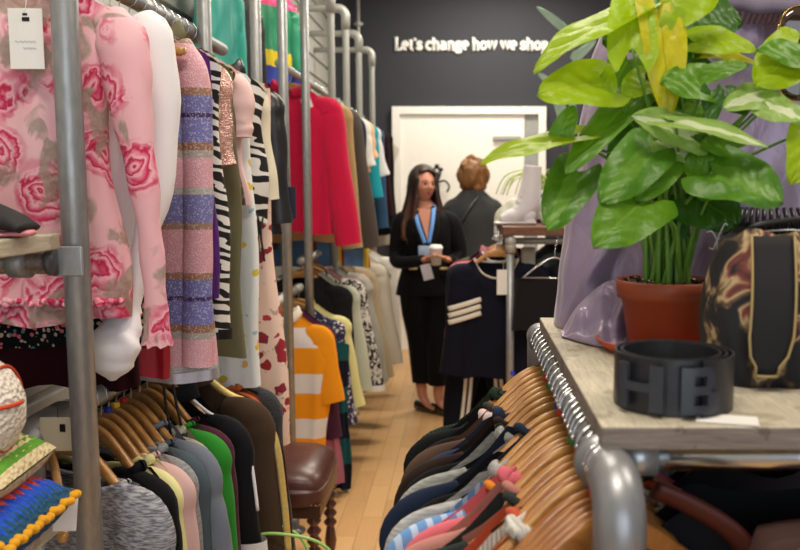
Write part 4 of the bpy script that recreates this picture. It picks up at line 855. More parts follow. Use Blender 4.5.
LM = {'g': leafmat('green leaf', '#4F8412', '#6C9E1C', '#86AE36'), 'd': leafmat('deep green leaf', '#2C5A10', '#407416', '#5C8A2C'), 'y': leafmat('lime leaf', '#98C008', '#BCD81A', '#CCDC40', tr=.5),
      'yy': leafmat('yellowing leaf', '#CCCA10', '#E2D420', '#A8A022', tr=.45), 'w': leafmat('variegated leaf', '#7AA63A', '#A9C46A', '#CFDDA0', var='#E4EBC4'), 'm': leafmat('mid leaf', '#457A14', '#5E9420', '#7AA438', var='#6FA030')}
def leaf_bm(base, tip, hw, nrm, curl=.25, fold=.25, lobe=.38, seed=0, droop=0):
    base, tip = Vector(base), Vector(tip); L = tip-base; ln = L.length; d = L.normalized(); n = Vector(nrm); n = (n-d*n.dot(d)); n = n.normalized() if n.length > 1e-4 else d.orthogonal(); s = d.cross(n).normalized()
    b = bmesh.new(); uvl = b.loops.layers.uv.new('UV'); NU, NV = 12, 20; rr = random.Random(seed); ph = rr.uniform(0, 6); g = []
    for j in range(NV+1):
        t = j/NV; row = []
        w = hw*(sst(t, -.22, .14)*(1-t)**.60*(1+.55*t))*1.08
        if t > .985: w = hw*.01
        for i in range(NU+1):
            u = i/NU*2-1
            back = -lobe*ln*max(0, 1-t*3.2)*(abs(u)**1.3)*(1 if abs(u) < .9 else 1) + (.10*ln*max(0, 1-t*6)*(abs(u) > .85))
            p = base + d*(t*ln+back) + s*(u*w) + n*(fold*abs(u)*w*(1-.5*abs(u)) - curl*ln*(t-.25)**2 + .09*hw*math.sin(t*9+u*4+ph)*abs(u) + .05*hw*math.sin(t*23-u*9+ph)*(1-u*u)) + Vector((0, 0, -droop*t*t*ln))
            row.append(b.verts.new(p))
        g.append(row)
    for j in range(NV):
        for i in range(NU):
            f = b.faces.new((g[j][i], g[j][i+1], g[j+1][i+1], g[j+1][i]))
            for lp, (a, c) in zip(f.loops, ((i, j), (i+1, j), (i+1, j+1), (i, j+1))): lp[uvl].uv = (a/NU, c/NV)
    return b
def plant():
    t = thing('potted_plant', 'big leafy arrowhead plant, lime and green, growing from the terracotta pot', 'plant', POT+Vector((0, 0, .10)))
    o = t.location
    LV = [  # base px, tip px, half width px, Y base, Y tip, normal, material
     ((628, 12), (531, 56), 23, 1.22, 1.16, (-.3, -.5, .9), 'y'), ((606, 84), (541, 87), 22, 1.2, 1.15, (.2, -.9, .5), 'y'), ((600, 76), (612, 98), 11, 1.2, 1.19, (0, -1, .2), 'y'),
     ((632, 48), (630, -30), 19, 1.18, 1.22, (0, -1, .1), 'y'), ((658, 6), (673, 110), 19, 1.2, 1.16, (.1, -1, .2), 'yy'), ((572, 136), (481, 153), 17, 1.2, 1.14, (-.1, -.5, 1), 'y'), ((560, 135), (575, 104), 9, 1.2, 1.2, (0, -1, 0), 'g'),
     ((634, 98), (566, 163), 15, 1.24, 1.16, (-.2, -.9, .5), 'g'), ((578, 172), (549, 224), 20, 1.22, 1.16, (-.1, -1, .3), 'm'), ((646, 200), (598, 238), 27, 1.16, 1.10, (0, -.9, .5), 'g'),
     ((648, 152), (602, 198), 22, 1.18, 1.13, (0, -.9, .5), 'm'), ((668, 150), (640, 194), 20, 1.2, 1.14, (.1, -.9, .5), 'g'), ((694, 42), (756, 42), 17, 1.24, 1.2, (0, -.8, .7), 'y'), ((700, 55), (757, 54), 11, 1.25, 1.22, (0, -.6, .9), 'yy'),
     ((680, 22), (742, 20), 27, 1.28, 1.24, (0, -.9, .4), 'd'), ((668, 4), (720, -12), 22, 1.2, 1.2, (0, -1, .3), 'y'), ((694, 88), (668, 60), 24, 1.25, 1.22, (0, -1, .3), 'd'), ((705, 84), (664, 78), 18, 1.18, 1.16, (0, -.9, .5), 'g'),
     ((676, 122), (770, 139), 13, 1.16, 1.12, (0, -.6, .9), 'w'), ((692, 136), (634, 112), 17, 1.18, 1.16, (0, -.9, .5), 'w'), ((712, 172), (783, 192), 29, 1.16, 1.10, (0, -.9, .6), 'm'), ((716, 182), (690, 150), 20, 1.17, 1.18, (0, -1, .4), 'g'),
     ((694, 196), (738, 222), 25, 1.22, 1.18, (0, -1, .2), 'd'), ((772, 96), (727, 100), 17, 1.18, 1.15, (0, -.8, .7), 'w'), ((766, 106), (806, 118), 16, 1.16, 1.14, (0, -.8, .7), 'w'), ((800, 52), (757, 80), 24, 1.2, 1.16, (0, -.9, .5), 'y'),
     ((806, 60), (760, 44), 15, 1.18, 1.17, (0, -.8, .6), 'g'), ((812, 128), (796, 178), 18, 1.16, 1.12, (0, -1, .2), 'y'), ((648, 138), (612, 168), 24, 1.27, 1.25, (0, -1, .2), 'd'), ((706, 76), (748, 60), 9, 1.18, 1.16, (0, -.9, .6), 'g'),
     ((712, 92), (712, 122), 9, 1.17, 1.16, (0, -.9, .5), 'd'), ((640, 28), (604, 40), 20, 1.28, 1.26, (0, -1, .2), 'd'), ((628, 60), (605, 102), 14, 1.26, 1.24, (0, -1, .2), 'g'), ((660, 96), (655, 145), 20, 1.27, 1.25, (0, -1, .2), 'd'),
     ((690, 150), (720, 178), 18, 1.26, 1.24, (0, -1, .2), 'd'), ((668, 180), (690, 214), 18, 1.28, 1.26, (0, -1, .2), 'd'), ((650, 165), (630, 205), 16, 1.28, 1.25, (0, -1, .2), 'm'), ((736, 150), (700, 140), 12, 1.18, 1.17, (0, -.8, .6), 'g'), ((660, 140), (700, 160), 14, 1.2, 1.18, (0, -.9, .6), 'w'),
     ((694, 100), (660, 118), 16, 1.24, 1.22, (0, -1, .3), 'g'), ((726, 96), (748, 112), 11, 1.2, 1.19, (0, -.9, .5), 'd'), ((645, 80), (622, 92), 12, 1.22, 1.2, (0, -1, .3), 'y'), ((655, 0), (700, 30), 20, 1.3, 1.28, (0, -1, .3), 'd'), ((640, 100), (655, 60), 12, 1.26, 1.26, (0, -1, 0), 'd'),
     ((632, 198), (612, 186), 14, 1.2, 1.18, (0, -.9, .5), 'm'), ((690, 222), (664, 196), 14, 1.24, 1.24, (0, -1, .2), 'd')]
    rr = random.Random(11); ms = plain('green stalk', '#6C9A34', .45, c2='#557F28', scale=60)
    for k, (bp, tp, hw, y0, y1, nr, m) in enumerate(LV):
        B, T = at(bp[0], bp[1], y0)-o, at(tp[0], tp[1], y1)-o
        lf = link('leaf', leaf_bm(B, T, 1.22*hw/850*(y0+y1)/2, nr, curl=rr.uniform(.1, .3), fold=rr.uniform(.12, .3), seed=k, droop=.03), LM[m], t)
        a = rr.uniform(0, 6.28); r = .038*rr.random()**.5; A = Vector((r*math.cos(a), r*math.sin(a), -.002)); mid = A.lerp(B, .5)+Vector((0, 0, .25*abs(B.x-A.x)+.01)); mid.x = A.x+(B.x-A.x)*.32
        b = bmesh.new(); P = cat([A, A.lerp(mid, .5)+Vector((0, 0, .01)), mid, B], 20); tube(b, P, [.0044*(1-.6*i/20) for i in range(21)], 8); link('stalk', b, ms, t)
plant()
def belt():
    Y = .96; x = (at(607, 390, Y).x+at(735, 390, Y).x)/2; r = .070
    t = thing('rolled_belt', 'rolled dark belt with large HB letters standing on the plank', 'belt', (x, Y, ZP+.001), -.24); m = plain('dark grey leather', '#1E1F24', .38, c2='#2A2B31', bump=.1, scale=90)
    b = bmesh.new(); H = .062; n = 150; rows = []
    for i in range(n+1):
        a = -PI/2 + .5 + 2*PI*2.4*i/n; rad = r-.007*(2*PI*2.4*i/n)/(2*PI)
        row = []
        for dr, z in ((0, 0), (0, H), (-.003, H), (-.003, 0)): row.append(b.verts.new(((rad+dr)*math.cos(a), (rad+dr)*math.sin(a), z)))
        rows.append(row)
    for i in range(n):
        for k in range(4): b.faces.new((rows[i][k], rows[i][(k+1) % 4], rows[i+1][(k+1) % 4], rows[i+1][k]))
    b.faces.new(rows[0]); b.faces.new(rows[-1]); link('strap', b, m, t, smooth=False)
    mb = plain('smoky buckle letters', '#34363D', .25, c2='#3C3F47')
    def bent(parts, name):
        b = bmesh.new()
        for (x0, x1, z0, z1) in parts:
            k = 8
            for q in range(k):
                xa, xb = x0+(x1-x0)*q/k, x0+(x1-x0)*(q+1)/k; vv = []
                for xx in (xa, xb):
                    th = xx/r-PI/2
                    for rd in (r+.0005, r+.005):
                        for z in (z0, z1): vv.append(b.verts.new((rd*math.cos(th), rd*math.sin(th), z)))
                for f in ((0, 1, 3, 2), (4, 6, 7, 5), (0, 2, 6, 4), (1, 5, 7, 3), (0, 4, 5, 1), (2, 3, 7, 6)): b.faces.new([vv[i] for i in f])
        link(name, b, mb, t, smooth=False)
    bent([(-.062, -.048, .006, .056), (-.022, -.008, .006, .056), (-.049, -.021, .027, .036)], 'letter_h')
    bent([(.010, .023, .006, .056), (.022, .042, .047, .056), (.022, .042, .027, .036), (.022, .044, .006, .015), (.036, .047, .034, .050), (.038, .051, .012, .029)], 'letter_b')
belt()
b = bmesh.new(); box(b, (0, 0, .0), (.064, .034, .0012), .0003); q = at(728, 423, .885)
tag(link('paper_label', b, M_WHITE, loc=(q.x, .889, ZP+.0012), smooth=False), 'white paper label lying flat on the plank in front of the belt', 'label').rotation_euler = (0, 0, -.28)
def handbag():
    m = spots('black tapestry with gold and red flowers', '#17161A', ['#8A744A', '#6E3230', '#A89468', '#1D1C22'], 17, .42, .8)
    M = NT('black tapestry cloth', .85); n = M.noise(M.co(), 19, 3, .9); M.col(M.ramp(n, [(.0, '#15151A'), (.47, '#17171B'), (.52, '#5E4A34'), (.57, '#B8A078'), (.62, '#7A3C34'), (.70, '#1A1C24')])); M.bump(M.noise(M.co(), 300, 2), .3, .002); m = M.m
    t = thing('handbag', 'black floral tapestry handbag with a plain black panel beside the pot', 'bag', (.472, 1.10, ZP+.001), -.05)
    b = bmesh.new(); bmesh.ops.create_cube(b, size=1); bmesh.ops.subdivide_edges(b, edges=b.edges, cuts=14, use_grid_fill=True)
    for v in b.verts:
        u, w, h = v.co*2; hh = (h+1)/2; bw = .165*(1-.20*hh)+.012*math.sin(hh*3); dw = .085*(1-.62*hh)+.02*math.sin(hh*PI)
        r = 1-.14*abs(w*u)**2-.08*(1-hh)**3
        q = Vector((u*bw*r, w*dw*r, .19*hh)); q += Vector((0, .004*math.sin(u*9+hh*7), .006*math.cos(u*7)*(hh > .9)))
        if h > .99: q.z -= .016*(1-w*w)
        v.co = q
    link('body', b, m, t)
    def dw(hh): return .085*(1-.62*hh)+.02*math.sin(hh*PI)
    b = bmesh.new(); g = []
    for j in range(15):
        hh = .10+.88*j/14; row = []
        for i in range(9):
            u = i/8*2-1; wd = .030*(1-max(0, .35-hh)*1.2 if hh < .35 else 1); row.append(b.verts.new((-.104+.02*hh+u*wd*.88*(1 if hh > .2 else .7), -dw(hh)-.004-.002*(1-u*u), .19*hh)))
        g.append(row)
    for j in range(14):
        for i in range(8): b.faces.new((g[j][i], g[j][i+1], g[j+1][i+1], g[j+1][i]))
    pn = link('black_panel', b, plain('plain black twill', '#121215', .85), t); pn.modifiers.new('t', 'SOLIDIFY').thickness = .004
    b = bmesh.new(); P = [Vector(v.co) for v in pn.data.vertices]; lf = [P[j*9]+Vector((0, -.003, 0)) for j in range(14, -1, -1)]+[P[i]+Vector((0, -.003, 0)) for i in range(9)]+[P[j*9+8]+Vector((0, -.003, 0)) for j in range(15)]
    tube(b, lf, .0018, 6); link('gold_piping', b, plain('olive gold piping', '#A08A5A', .5), t)
    b = bmesh.new(); tube(b, cat([(-.11, 0, .185), (-.09, -.01, .20), (0, 0, .208), (.09, .01, .20), (.11, 0, .185)], 30), .004, 8); link('handle', b, M_BLACKP, t)
handbag()
def ruched_bag():
    t = thing('gathered_bag', 'black gathered bag with ribbed top behind the tapestry handbag', 'bag', (.50, 1.33, ZP+.001), 0); m = plain('black nylon', '#0E0E10', .45, c2='#18181B', bump=.3)
    b = bmesh.new(); n = 120; rings = []
    for j in range(22):
        h = j/21; rr_ = []
        for k in range(n):
            a = 2*PI*k/n; rp = 1+(.035*math.sin(a*30))*sst(h, .5, .9); rr_.append(b.verts.new((.115*rp*math.cos(a)*(1-.25*h*h), .055*rp*math.sin(a)*(1-.3*h), .19*h+.012*math.sin(a*3))))
        rings.append(rr_)
    for j in range(21):
        for k in range(n): b.faces.new((rings[j][k], rings[j][(k+1) % n], rings[j+1][(k+1) % n], rings[j+1][k]))
    b.faces.new(rings[0]); link('body', b, m, t)
    b = bmesh.new()
    for k in range(26):
        a = PI+PI*k/25; x, y = .086*math.cos(a), .04*math.sin(a); tube(b, cat([(x, y-.004, .175), (x*1.06, y-.012, .198), (x*.95, y+.004, .214)], 6), .0032, 6)
    link('ribbing', b, plain('glossy black elastic', '#1C1C20', .3), t)
ruched_bag()
# string with bow beside the pot
t = thing('string_bow', 'thin white string with a small bow hanging beside the pot', 'string', at(717, 240, 1.17)); b = bmesh.new()
tube(b, cat([(0, 0, 0), (.001, 0, -.03), (-.002, 0, -.062)], 8), .0011, 6); link('tail', b, M_WHITE, t)
b = bmesh.new()
for dx, dz in ((-.014, .012), (.016, .006), (-.010, -.012), (.014, .022)): tube(b, cat([(0, 0, 0), (dx*.6, -.004, dz), (dx, 0, dz*.9)], 6), .0009, 5)
link('bow', b, M_WHITE, t)
b = bmesh.new(); tube(b, cat([Vector((.36, 1.16, 1.452)), Vector((.43, 1.12, 1.462)), Vector((.50, 1.12, 1.452)), Vector((.60, 1.12, 1.47))], 20), .0012, 6)
tag(link('clear_cord', b, plain('pale cord', '#C9CDD2', .3)), 'thin pale cord looping over the top of the tapestry handbag', 'cord')
# ------------------------------------------------------------ lilac satin dress on a bust with beanie and sunglasses
SAT = NT('lilac satin', .34); SAT.col(SAT.mix(SAT.noise(SAT.co(), 7, 3), '#8A7896', '#AA98B8')); SAT.bump(SAT.noise(SAT.co((1, 1, .5)), 16, 3, 1.2), .5, .012); SAT.b.inputs['Sheen Weight'].default_value = .4; SAT.b.inputs['Metallic'].default_value = .15; SAT = SAT.m
def satin():
    ox, oy = .475, 1.50; t = thing('satin_dress', 'lilac satin dress draped on the bust behind the plant, spilling onto the plank', 'dress', (ox, oy, ZP+.001))
    left = [(0, .160), (.08, .166), (.18, .176), (.32, .196), (.45, .215), (.52, .235), (.57, .29), (.62, .37)]  # height, world x of the left silhouette
    def lx(h):
        for (a, x), (c, y) in zip(left, left[1:]):
            if h <= c: return x+(y-x)*sst(h, a, c)
        return left[-1][1]
    b = bmesh.new(); N, Mr = 150, 60; rings = []
    for j in range(Mr+1):
        h = .62*j/Mr; hwid = ox-lx(h); dep = .085*(1-.35*h/.62)+.012; ring = []
        for k in range(N):
            a = 2*PI*k/N; c, s = math.cos(a), math.sin(a); fo = (1-.35*h/.62)
            rip = .013*math.sin(a*9+h*5)+.010*math.sin(a*17-h*8+1)+.014*math.sin(a*5+h*11)*math.exp(-h*5)
            x = math.copysign(abs(c)**.85, c)*(hwid+.4*rip*fo*abs(s)); y = math.copysign(abs(s)**.8, s)*(dep+rip*fo*1.0)
            # a big swag falling from upper right to lower left
            x += 0; q = (h-(.03+.9*(c+1)*.12))/.03
            y -= .018*math.exp(-q*q)*(s < 0)*sst(c, -1, -.5) if False else 0
            q = (h - (.01+.35*max(0, c+.95)**.6))/.022; y -= .022*math.exp(-q*q)*max(0, -s)**.3*(s < 0)*math.exp(-((c+.6)/.38)**2)*1.2
            ring.append(b.verts.new((x, y, h)))
        rings.append(ring)
    for j in range(Mr):
        for k in range(N): b.faces.new((rings[j][k], rings[j][(k+1) % N], rings[j+1][(k+1) % N], rings[j+1][k]))
    b.faces.new(rings[0]); b.faces.new(rings[-1]); link('gown', b, SAT, t)
    # train pooled on the plank, front left
    b = bmesh.new(); NU, NV = 44, 30; T = []; g = []
    L0 = [at(x, y, Y)-Vector((ox, oy, ZP+.001)) for x, y, Y in ((561, 336, 1.42), (575, 312, 1.42), (600, 288, 1.41), (632, 280, 1.40), (660, 276, 1.40))]
    L1 = [at(x, y, Y)-Vector((ox, oy, ZP+.001)) for x, y, Y in ((562, 341, 1.38), (590, 350, 1.31), (612, 353, 1.285), (622, 346, 1.30), (630, 344, 1.32))]
    c0, c1 = cat(L0, NU), cat(L1, NU)
    for i in range(NU+1):
        row = []; 
        for j in range(NV+1):
            v = j/NV; p = c0[i].lerp(c1[i], v); e = math.sin(PI*min(1, v*1.02)); p.z = c0[i].z*(1-sst(v, 0, .8))+.004+.016*e*(1+math.sin(v*13+i*.22)*.55)*sst(i/NU, 0, .2)+.006*math.sin(i*.6+v*5)*e
            if v > .97: p.z = .002
            p.z = max(p.z, .002); row.append(b.verts.new(p))
        g.append(row)
    for i in range(NU):
        for j in range(NV): b.faces.new((g[i][j], g[i+1][j], g[i+1][j+1], g[i][j+1]))
    o = link('train', b, SAT, t); o.modifiers.new('t', 'SOLIDIFY').thickness = .002
    # bust
    t2 = thing('display_bust', 'grey display bust under the lilac dress and beanie', 'mannequin', (.535, 1.49, 1.775)); b = bmesh.new()
    lathe(b, [(0, -.03), (.07, -.028), (.06, -.0), (.045, .03), (.045, .05), (.06, .08), (.075, .13), (.07, .19), (.04, .23), (0, .24)], seg=28); link('head', b, plain('grey mannequin', '#8C8894', .6), t2)
    MB_ = NT('lilac grey chunky knit', .95); w = MB_.n('TexWave', dict(bands_direction='X'), Scale=40, Distortion=1); MB_.t.links.new(MB_.co().outputs[0], w.inputs['Vector']); MB_.col(MB_.mix(w.outputs['Fac'], '#8C7590', '#B79DB5')); MB_.bump(w.outputs['Fac'], .8, .006)
    t3 = thing('knitted_beanie', 'lilac chunky knitted hat on the bust at the top right corner', 'hat', at(790, 22, 1.40)); b = bmesh.new()
    lathe(b, [(.105, .0), (.122, .012), (.128, .03), (.122, .055), (.118, .06), (.122, .10), (.10, .16), (.05, .2), (0, .21)], seg=60, sy=.9)
    for v in b.verts:
        a = math.atan2(v.co.y, v.co.x); v.co.x *= 1+.02*math.sin(a*30); v.co.y *= 1+.02*math.sin(a*30)
    link('crown', b, MB_.m, t3); t3.location.y = 1.49
    t4 = thing('lilac_collar', 'grey lilac folded scarf below the knitted hat at the upper right', 'scarf', at(752, 6, 1.40)); b = bmesh.new()
    P = cat([(-.10, .02, .025), (-.05, -.03, .004), (0, -.045, -.006), (.06, -.05, -.008), (.12, -.04, -.004)], 30); tube(b, P, [(.018+.002*math.sin(i), .012) for i in range(31)], 16); link('fold', b, plain('grey lilac jersey', '#7A7082', .85, c2='#6C6376'), t4)
    # sunglasses hooked vertically
    t5 = thing('sunglasses', 'brown sunglasses with thin gold rims hanging at the upper right edge', 'sunglasses', at(799, 58, 1.32)); gm = plain('gold wire', '#D9B25A', .2, 1)
    for zz, sc in ((.048, 1), (-.035, 1)):
        b = bmesh.new(); lens = [(.030*math.cos(a)*(1.05), -.002, zz*1.0+.030*math.sin(a)) for a in [2*PI*k/32 for k in range(33)]]
        tube(b, lens, .0009, 6, cap=False); rim = link('rim', b, gm, t5)
        b = bmesh.new(); lathe(b, [(0, 0), (.02, .001), (.029, .003), (.029, .0045), (.02, .0025), (0, .0015)], seg=32, sx=1.05); 
        for v in b.verts: v.co = Vector((v.co.x, -.005+v.co.z, zz+v.co.y))
        link('lens', b, plain('brown glass', '#2E2018', .08, 0, c2='#3A281E', coat=1), t5)
    b = bmesh.new(); tube(b, cat([(-.006, -.002, .019), (-.009, -.006, .006), (-.006, -.002, -.006)], 8), .0012, 6); tube(b, [(.006, -.002, .019), (.006, -.002, -.006)], .001, 6); link('bridge', b, gm, t5)
    b = bmesh.new(); tube(b, cat([(-.034, -.002, .05), (-.036, .004, .0), (-.034, .004, -.07)], 12), .0013, 6); link('temple_arm', b, gm, t5)
satin()
# ------------------------------------------------------------ middle right rack
KX, KZ = .215, 1.235
def mid_rack():
    t = thing('clothes_rack', 'grey pipe rack with brown top shelf beyond the plant, holding navy sports top', 'rack', (KX, 4.38, 0))
    b = bmesh.new(); tube(b, [(0.02, 0, 0), (0.02, 0, KZ)], .021, 20); link('upright', b, M_STEEL, t)
    b = bmesh.new(); tube(b, [(0.02, 1.4, 0), (0.02, 1.4, KZ)], .021, 20); link('upright', b, M_STEEL, t)
    b = bmesh.new(); tube(b, [(0.02, 0, KZ), (0.02, 1.4, KZ)], .021, 20); link('hanging_rail', b, M_STEEL, t)
    b = bmesh.new(); tube(b, [(0.02, -.0, KZ-.06), (0.02, -.0, KZ)], .028, 20); tube(b, [(0.02, -.02, KZ), (0.02, .06, KZ)], .028, 20); ball(b, (.02, -.005, KZ), .03); link('elbow_fitting', b, M_PALE, t)
    b = bmesh.new(); tube(b, [(0.02, .02, KZ), (.80, .02, KZ)], .017, 20); tube(b, [(.80, .02, KZ), (.80, .02, 0)], .021, 16); tube(b, [(.80, 1.4, KZ), (.80, 1.4, 0)], .021, 16); link('crossbar', b, M_STEEL, t)
    b = bmesh.new(); box(b, (.38, .62, KZ+.052), (.80, 1.30, .045), .004); s = link('shelf_board', b, M_BROWNW, t, smooth=False)
mid_rack(); KT = KZ+.0755
g6 = 'garments on the middle right rack'; h6 = 'wooden hangers on the middle right rack'
def GM(name, desc, loc, cat_, Y, m, dx=0, **k):
    k.setdefault('hgroup', h6); k.setdefault('nw', .08); k.setdefault('slv', 1)
    return garment(name, desc, loc, cat_, KX+.02+dx, Y, KZ, m, group=g6, **k)
nav = fab('#141624', .8, c2='#10121C')
sp = GM('sports_shirt', 'Navy sports top with three white arm bands', 'facing out on the middle rack', 'jacket', 4.47, nav, dx=-.07, hw=.245, L=.68, d=.05, hemw=.22, sL=.52, sr=(.07, .06), nw=.115, nd=.10, sw=(.05, -.01), collar='vee', cm=fab('#C9BEB6', .8), hl='navy sports top with white bands', ry=.04, rz=.05)
for s in (-1, 1):
    b = bmesh.new()
    for k in range(3):
        z = -.335-.036*k
        P = [(s*(.085+.17*i/8), -.066-.012*math.sin(PI*i/8), z+.055*(i/8) if 0 else z+.03-.05*(i/8)) for i in range(9)]; tube(b, P, [(.013, .004)]*9, 8, up=(0, -1, 0)) if False else tube(b, P, [(.004, .013)]*9, 8, up=(0, 0, 1))
    link('arm_stripes', b, fab('#E9E2D8', .8), sp)
price_tag('white price card at the neckline of the navy sports top', at(503, 262, 4.37), .062, .13, string=.04, marks=False)
GM('steel_blue_shirt', 'Pale blue edged dark top', 'first behind the navy sports top', 'top', 4.56, fab('#1D2233', .8), dx=-.06, hw=.27, sL=.5, collar='crew', cm=fab('#B8C4D0', .8))
GM('pink_shirt', 'Rose pink shirt', 'behind the navy sports top', 'shirt', 4.66, fab('#C07C86', .85), dx=-.05, hw=.275, sL=.45, collar='shirt')
GM('crimson_shirt', 'Dull crimson top', 'between rose pink shirt and green knit', 'top', 4.78, fab('#7C2A38', .85), dx=-.05, hw=.27, sL=.4)
GM('green_knit', 'Grey green knit', 'farthest sleeve visible beside the dark coat woman', 'jumper', 4.92, fab('#4E6A4C', .9), dx=-.04, hw=.25, L=.5, sL=.3)
# tracksuit trousers hanging lower
def trousers():
    t = thing('track_trousers', 'navy tracksuit trousers with white side stripes hanging under the sports top', 'trousers', (KX-.12, 4.62, .62), .1)
    for s, nm in ((-1, 'leg'), (1, 'leg')):
        b = bmesh.new(); P = [(s*.09, 0, .08), (s*.10, 0, -.1), (s*.135, 0, -.3), (s*.15, 0, -.50)]; tube(b, cat(P, 20), [(.115-.05*i/20, .05) for i in range(21)], 20, up=(0, 1, 0)); lg = link(nm, b, nav, t)
        for k in range(2):
            b = bmesh.new(); x = s*(.055+.03*k); P = [(x, -.052, .0), (x+s*.02, -.053, -.25), (x+s*.045, -.052, -.46)]; tube(b, cat(P, 12), [(.0095, .003)]*13, 8, up=(0, 1, 0)); link('side_stripe', b, fab('#E9E2D8', .8), lg)
        b = bmesh.new(); tube(b, [(s*.152, 0, -.475), (s*.154, 0, -.492)], [(.068, .053)]*2, 20, up=(0, 1, 0)); link('cuff', b, fab('#7C8094', .8), lg)
trousers()
def skirt():
    t = thing('wool_skirt', 'short black woolly skirt clipped on a dark wire hanger right of the post', 'skirt', (.46, 4.33, 1.07)); b = bmesh.new(); n = 60; rg = []
    for j in range(16):
        h = j/15; rg.append([b.verts.new(((.20+.02*h)*math.cos(2*PI*k/n), .035*math.sin(2*PI*k/n)+.008*math.sin(k*.9)*h, -.02-.27*h)) for k in range(n)])
    for j in range(15):
        for k in range(n): b.faces.new((rg[j][k], rg[j][(k+1) % n], rg[j+1][(k+1) % n], rg[j+1][k]))
    link('cloth', b, fab('#18171A', .98, 'fleece', '#2E2C30'), t)
    b = bmesh.new(); z0 = .0; tube(b, cat([(-.17, -.03, -.02), (-.08, -.02, .05), (0, -.01, .085), (.09, -.02, .04), (.2, -.03, -.015)], 20), .004, 8); tube(b, [(-.17, -.035, -.015), (.2, -.035, -.02)], .004, 8); tube(b, cat([(0, -.01, .08), (0, 0, .13), (.02, .03, .20), (0, .08, .185)], 10), .002, 6); link('wire_hanger', b, M_CHROME, t)
skirt()
garment('leather_skirt', 'Glossy black leather skirt', 'hanging behind the woolly skirt under the brown shelf', 'skirt', .50, 4.62, 1.26, plain('glossy black leather', '#141417', .28, bump=.4), hw=.16, L=.42, hemw=.2, nw=.02, nd=0, hang=False, seed=81)
b = bmesh.new(); box(b, (0, 0, -.05), (.075, .05, .10), .012); tag(link('linen_pouch', b, fab('#A39D90', .9), loc=(.335, 4.50, 1.195)), 'small pale grey linen pouch hanging under the brown shelf by the post', 'bag')
b = bmesh.new(); box(b, (0, 0, -.05), (.035, .004, .09), .001); q = at(497, 225, 5.3); tag(link('paper_tag', b, M_WHITE, loc=q), 'white paper tag hanging at the far end of the middle rack', 'tag')
b = bmesh.new(); q = at(513, 374, 4.34); ball(b, (0, 0, 0), .012); tag(link('blue_size_bead', b, plain('royal blue plastic', '#2A3CF0', .25), loc=(KX+.035, 4.355, q.z)), 'small royal blue bead stuck on the middle rack post', 'bead')
# more stock under the sports top, dark long pieces
GM('navy_long_coat', 'Long navy coat', 'dark mass behind the sports top', 'coat', 5.05, fab('#15161F', .85), hw=.26, L=1.0, hemw=.3, hang=False, sL=.6)
GM('black_fringed_skirt', 'Black jagged hem skirt', 'left edge under the sports top', 'skirt', 4.80, fab('#101016', .85), dx=-.06, hw=.24, L=1.02, hemw=.25, slv=None, hang=False, amp=.012)
# shelf ornaments
def boot():
    q = at(520, 222, 4.6); t = thing('white_boot', 'white ankle boot on the brown shelf pointing left', 'boot', (q.x, 4.60, KT+.001)); m = plain('white leather', '#E9E8EC', .4, c2='#D9D8DE', bump=.25)
    b = bmesh.new(); P = [(-.105, 0, .032), (-.06, 0, .040), (-.02, 0, .055), (.02, 0, .085), (.045, 0, .13), (.055, 0, .19), (.062, 0, .26), (.066, 0, .315)]
    tube(b, cat(P, 34), [((.022+.018*sst(i, 0, 6)+.022*sst(i, 8, 18)-.012*sst(i, 20, 30)), (.026+.014*sst(i, 0, 8))) for i in range(35)], 24, up=(0, 1, 0)); ball(b, (.045, 0, .05), .042, (1, .85, 1.1)); link('upper', b, m, t)
    b = bmesh.new(); tube(b, cat([(-.14, 0, .008), (-.08, 0, .008), (.0, 0, .010), (.06, 0, .010), (.085, 0, .010)], 14), [(.008, .04) for i in range(15)], 16, up=(0, 1, 0)); box(b, (.055, 0, .016), (.05, .06, .03), .006); link('sole', b, plain('white sole', '#DEDCDC', .5), t)
    b = bmesh.new()
    for k in range(6): tube(b, cat([(-.02+.014*k, -.034, .085+.032*k), (-.035+.012*k, 0, .10+.034*k), (-.02+.014*k, .034, .085+.032*k)], 8), .003, 6)
    link('laces', b, plain('white lace', '#CFCDD2', .8), t)
boot()
q = at(512, 222, 4.9)
t = thing('folded_white_cloth', 'low crumpled white cloth behind the toe of the white boot', 'cloth', (q.x+.02, 4.85, KT+.001)); b = bmesh.new(); vs = ball(b, (0, 0, .0), 1, (.12, .08, .13), 32)
for v in b.verts: v.co += v.co.normalized()*.02*mnoise.noise(v.co*18); v.co.z = max(v.co.z, 0)
link('cloth', b, fab('#C9CBBB', .9), t)
def vase(name, label, X, Y, prof, m): 
    t = thing(name, label, 'ornament', (X, Y, KT+.001)); b = bmesh.new(); lathe(b, prof, seg=32); link('body', b, m, t); return t
wc = plain('white ceramic', '#DDE0DC', .25, c2='#C9CFC9')
x = at(548, 200, 4.62).x; vase('ceramic_ornament', 'round white ceramic ornament nearest the green leaf on the brown shelf', x, 4.62, [(0, 0), (.03, 0), (.045, .03), (.045, .06), (.02, .09), (.03, .11), (.03, .13), (.0, .15)], wc)
x = at(537, 200, 4.9).x; vase('ceramic_ornament', 'grey and white patterned jar behind the white boot', x, 4.85, [(0, 0), (.04, 0), (.055, .04), (.05, .12), (.03, .16), (.035, .18), (0, .18)], spots('patterned ceramic', '#D5D8D2', ['#3A4244', '#1E5A52', '#8E9490'], 26, .4))
x = at(551, 190, 5.1).x
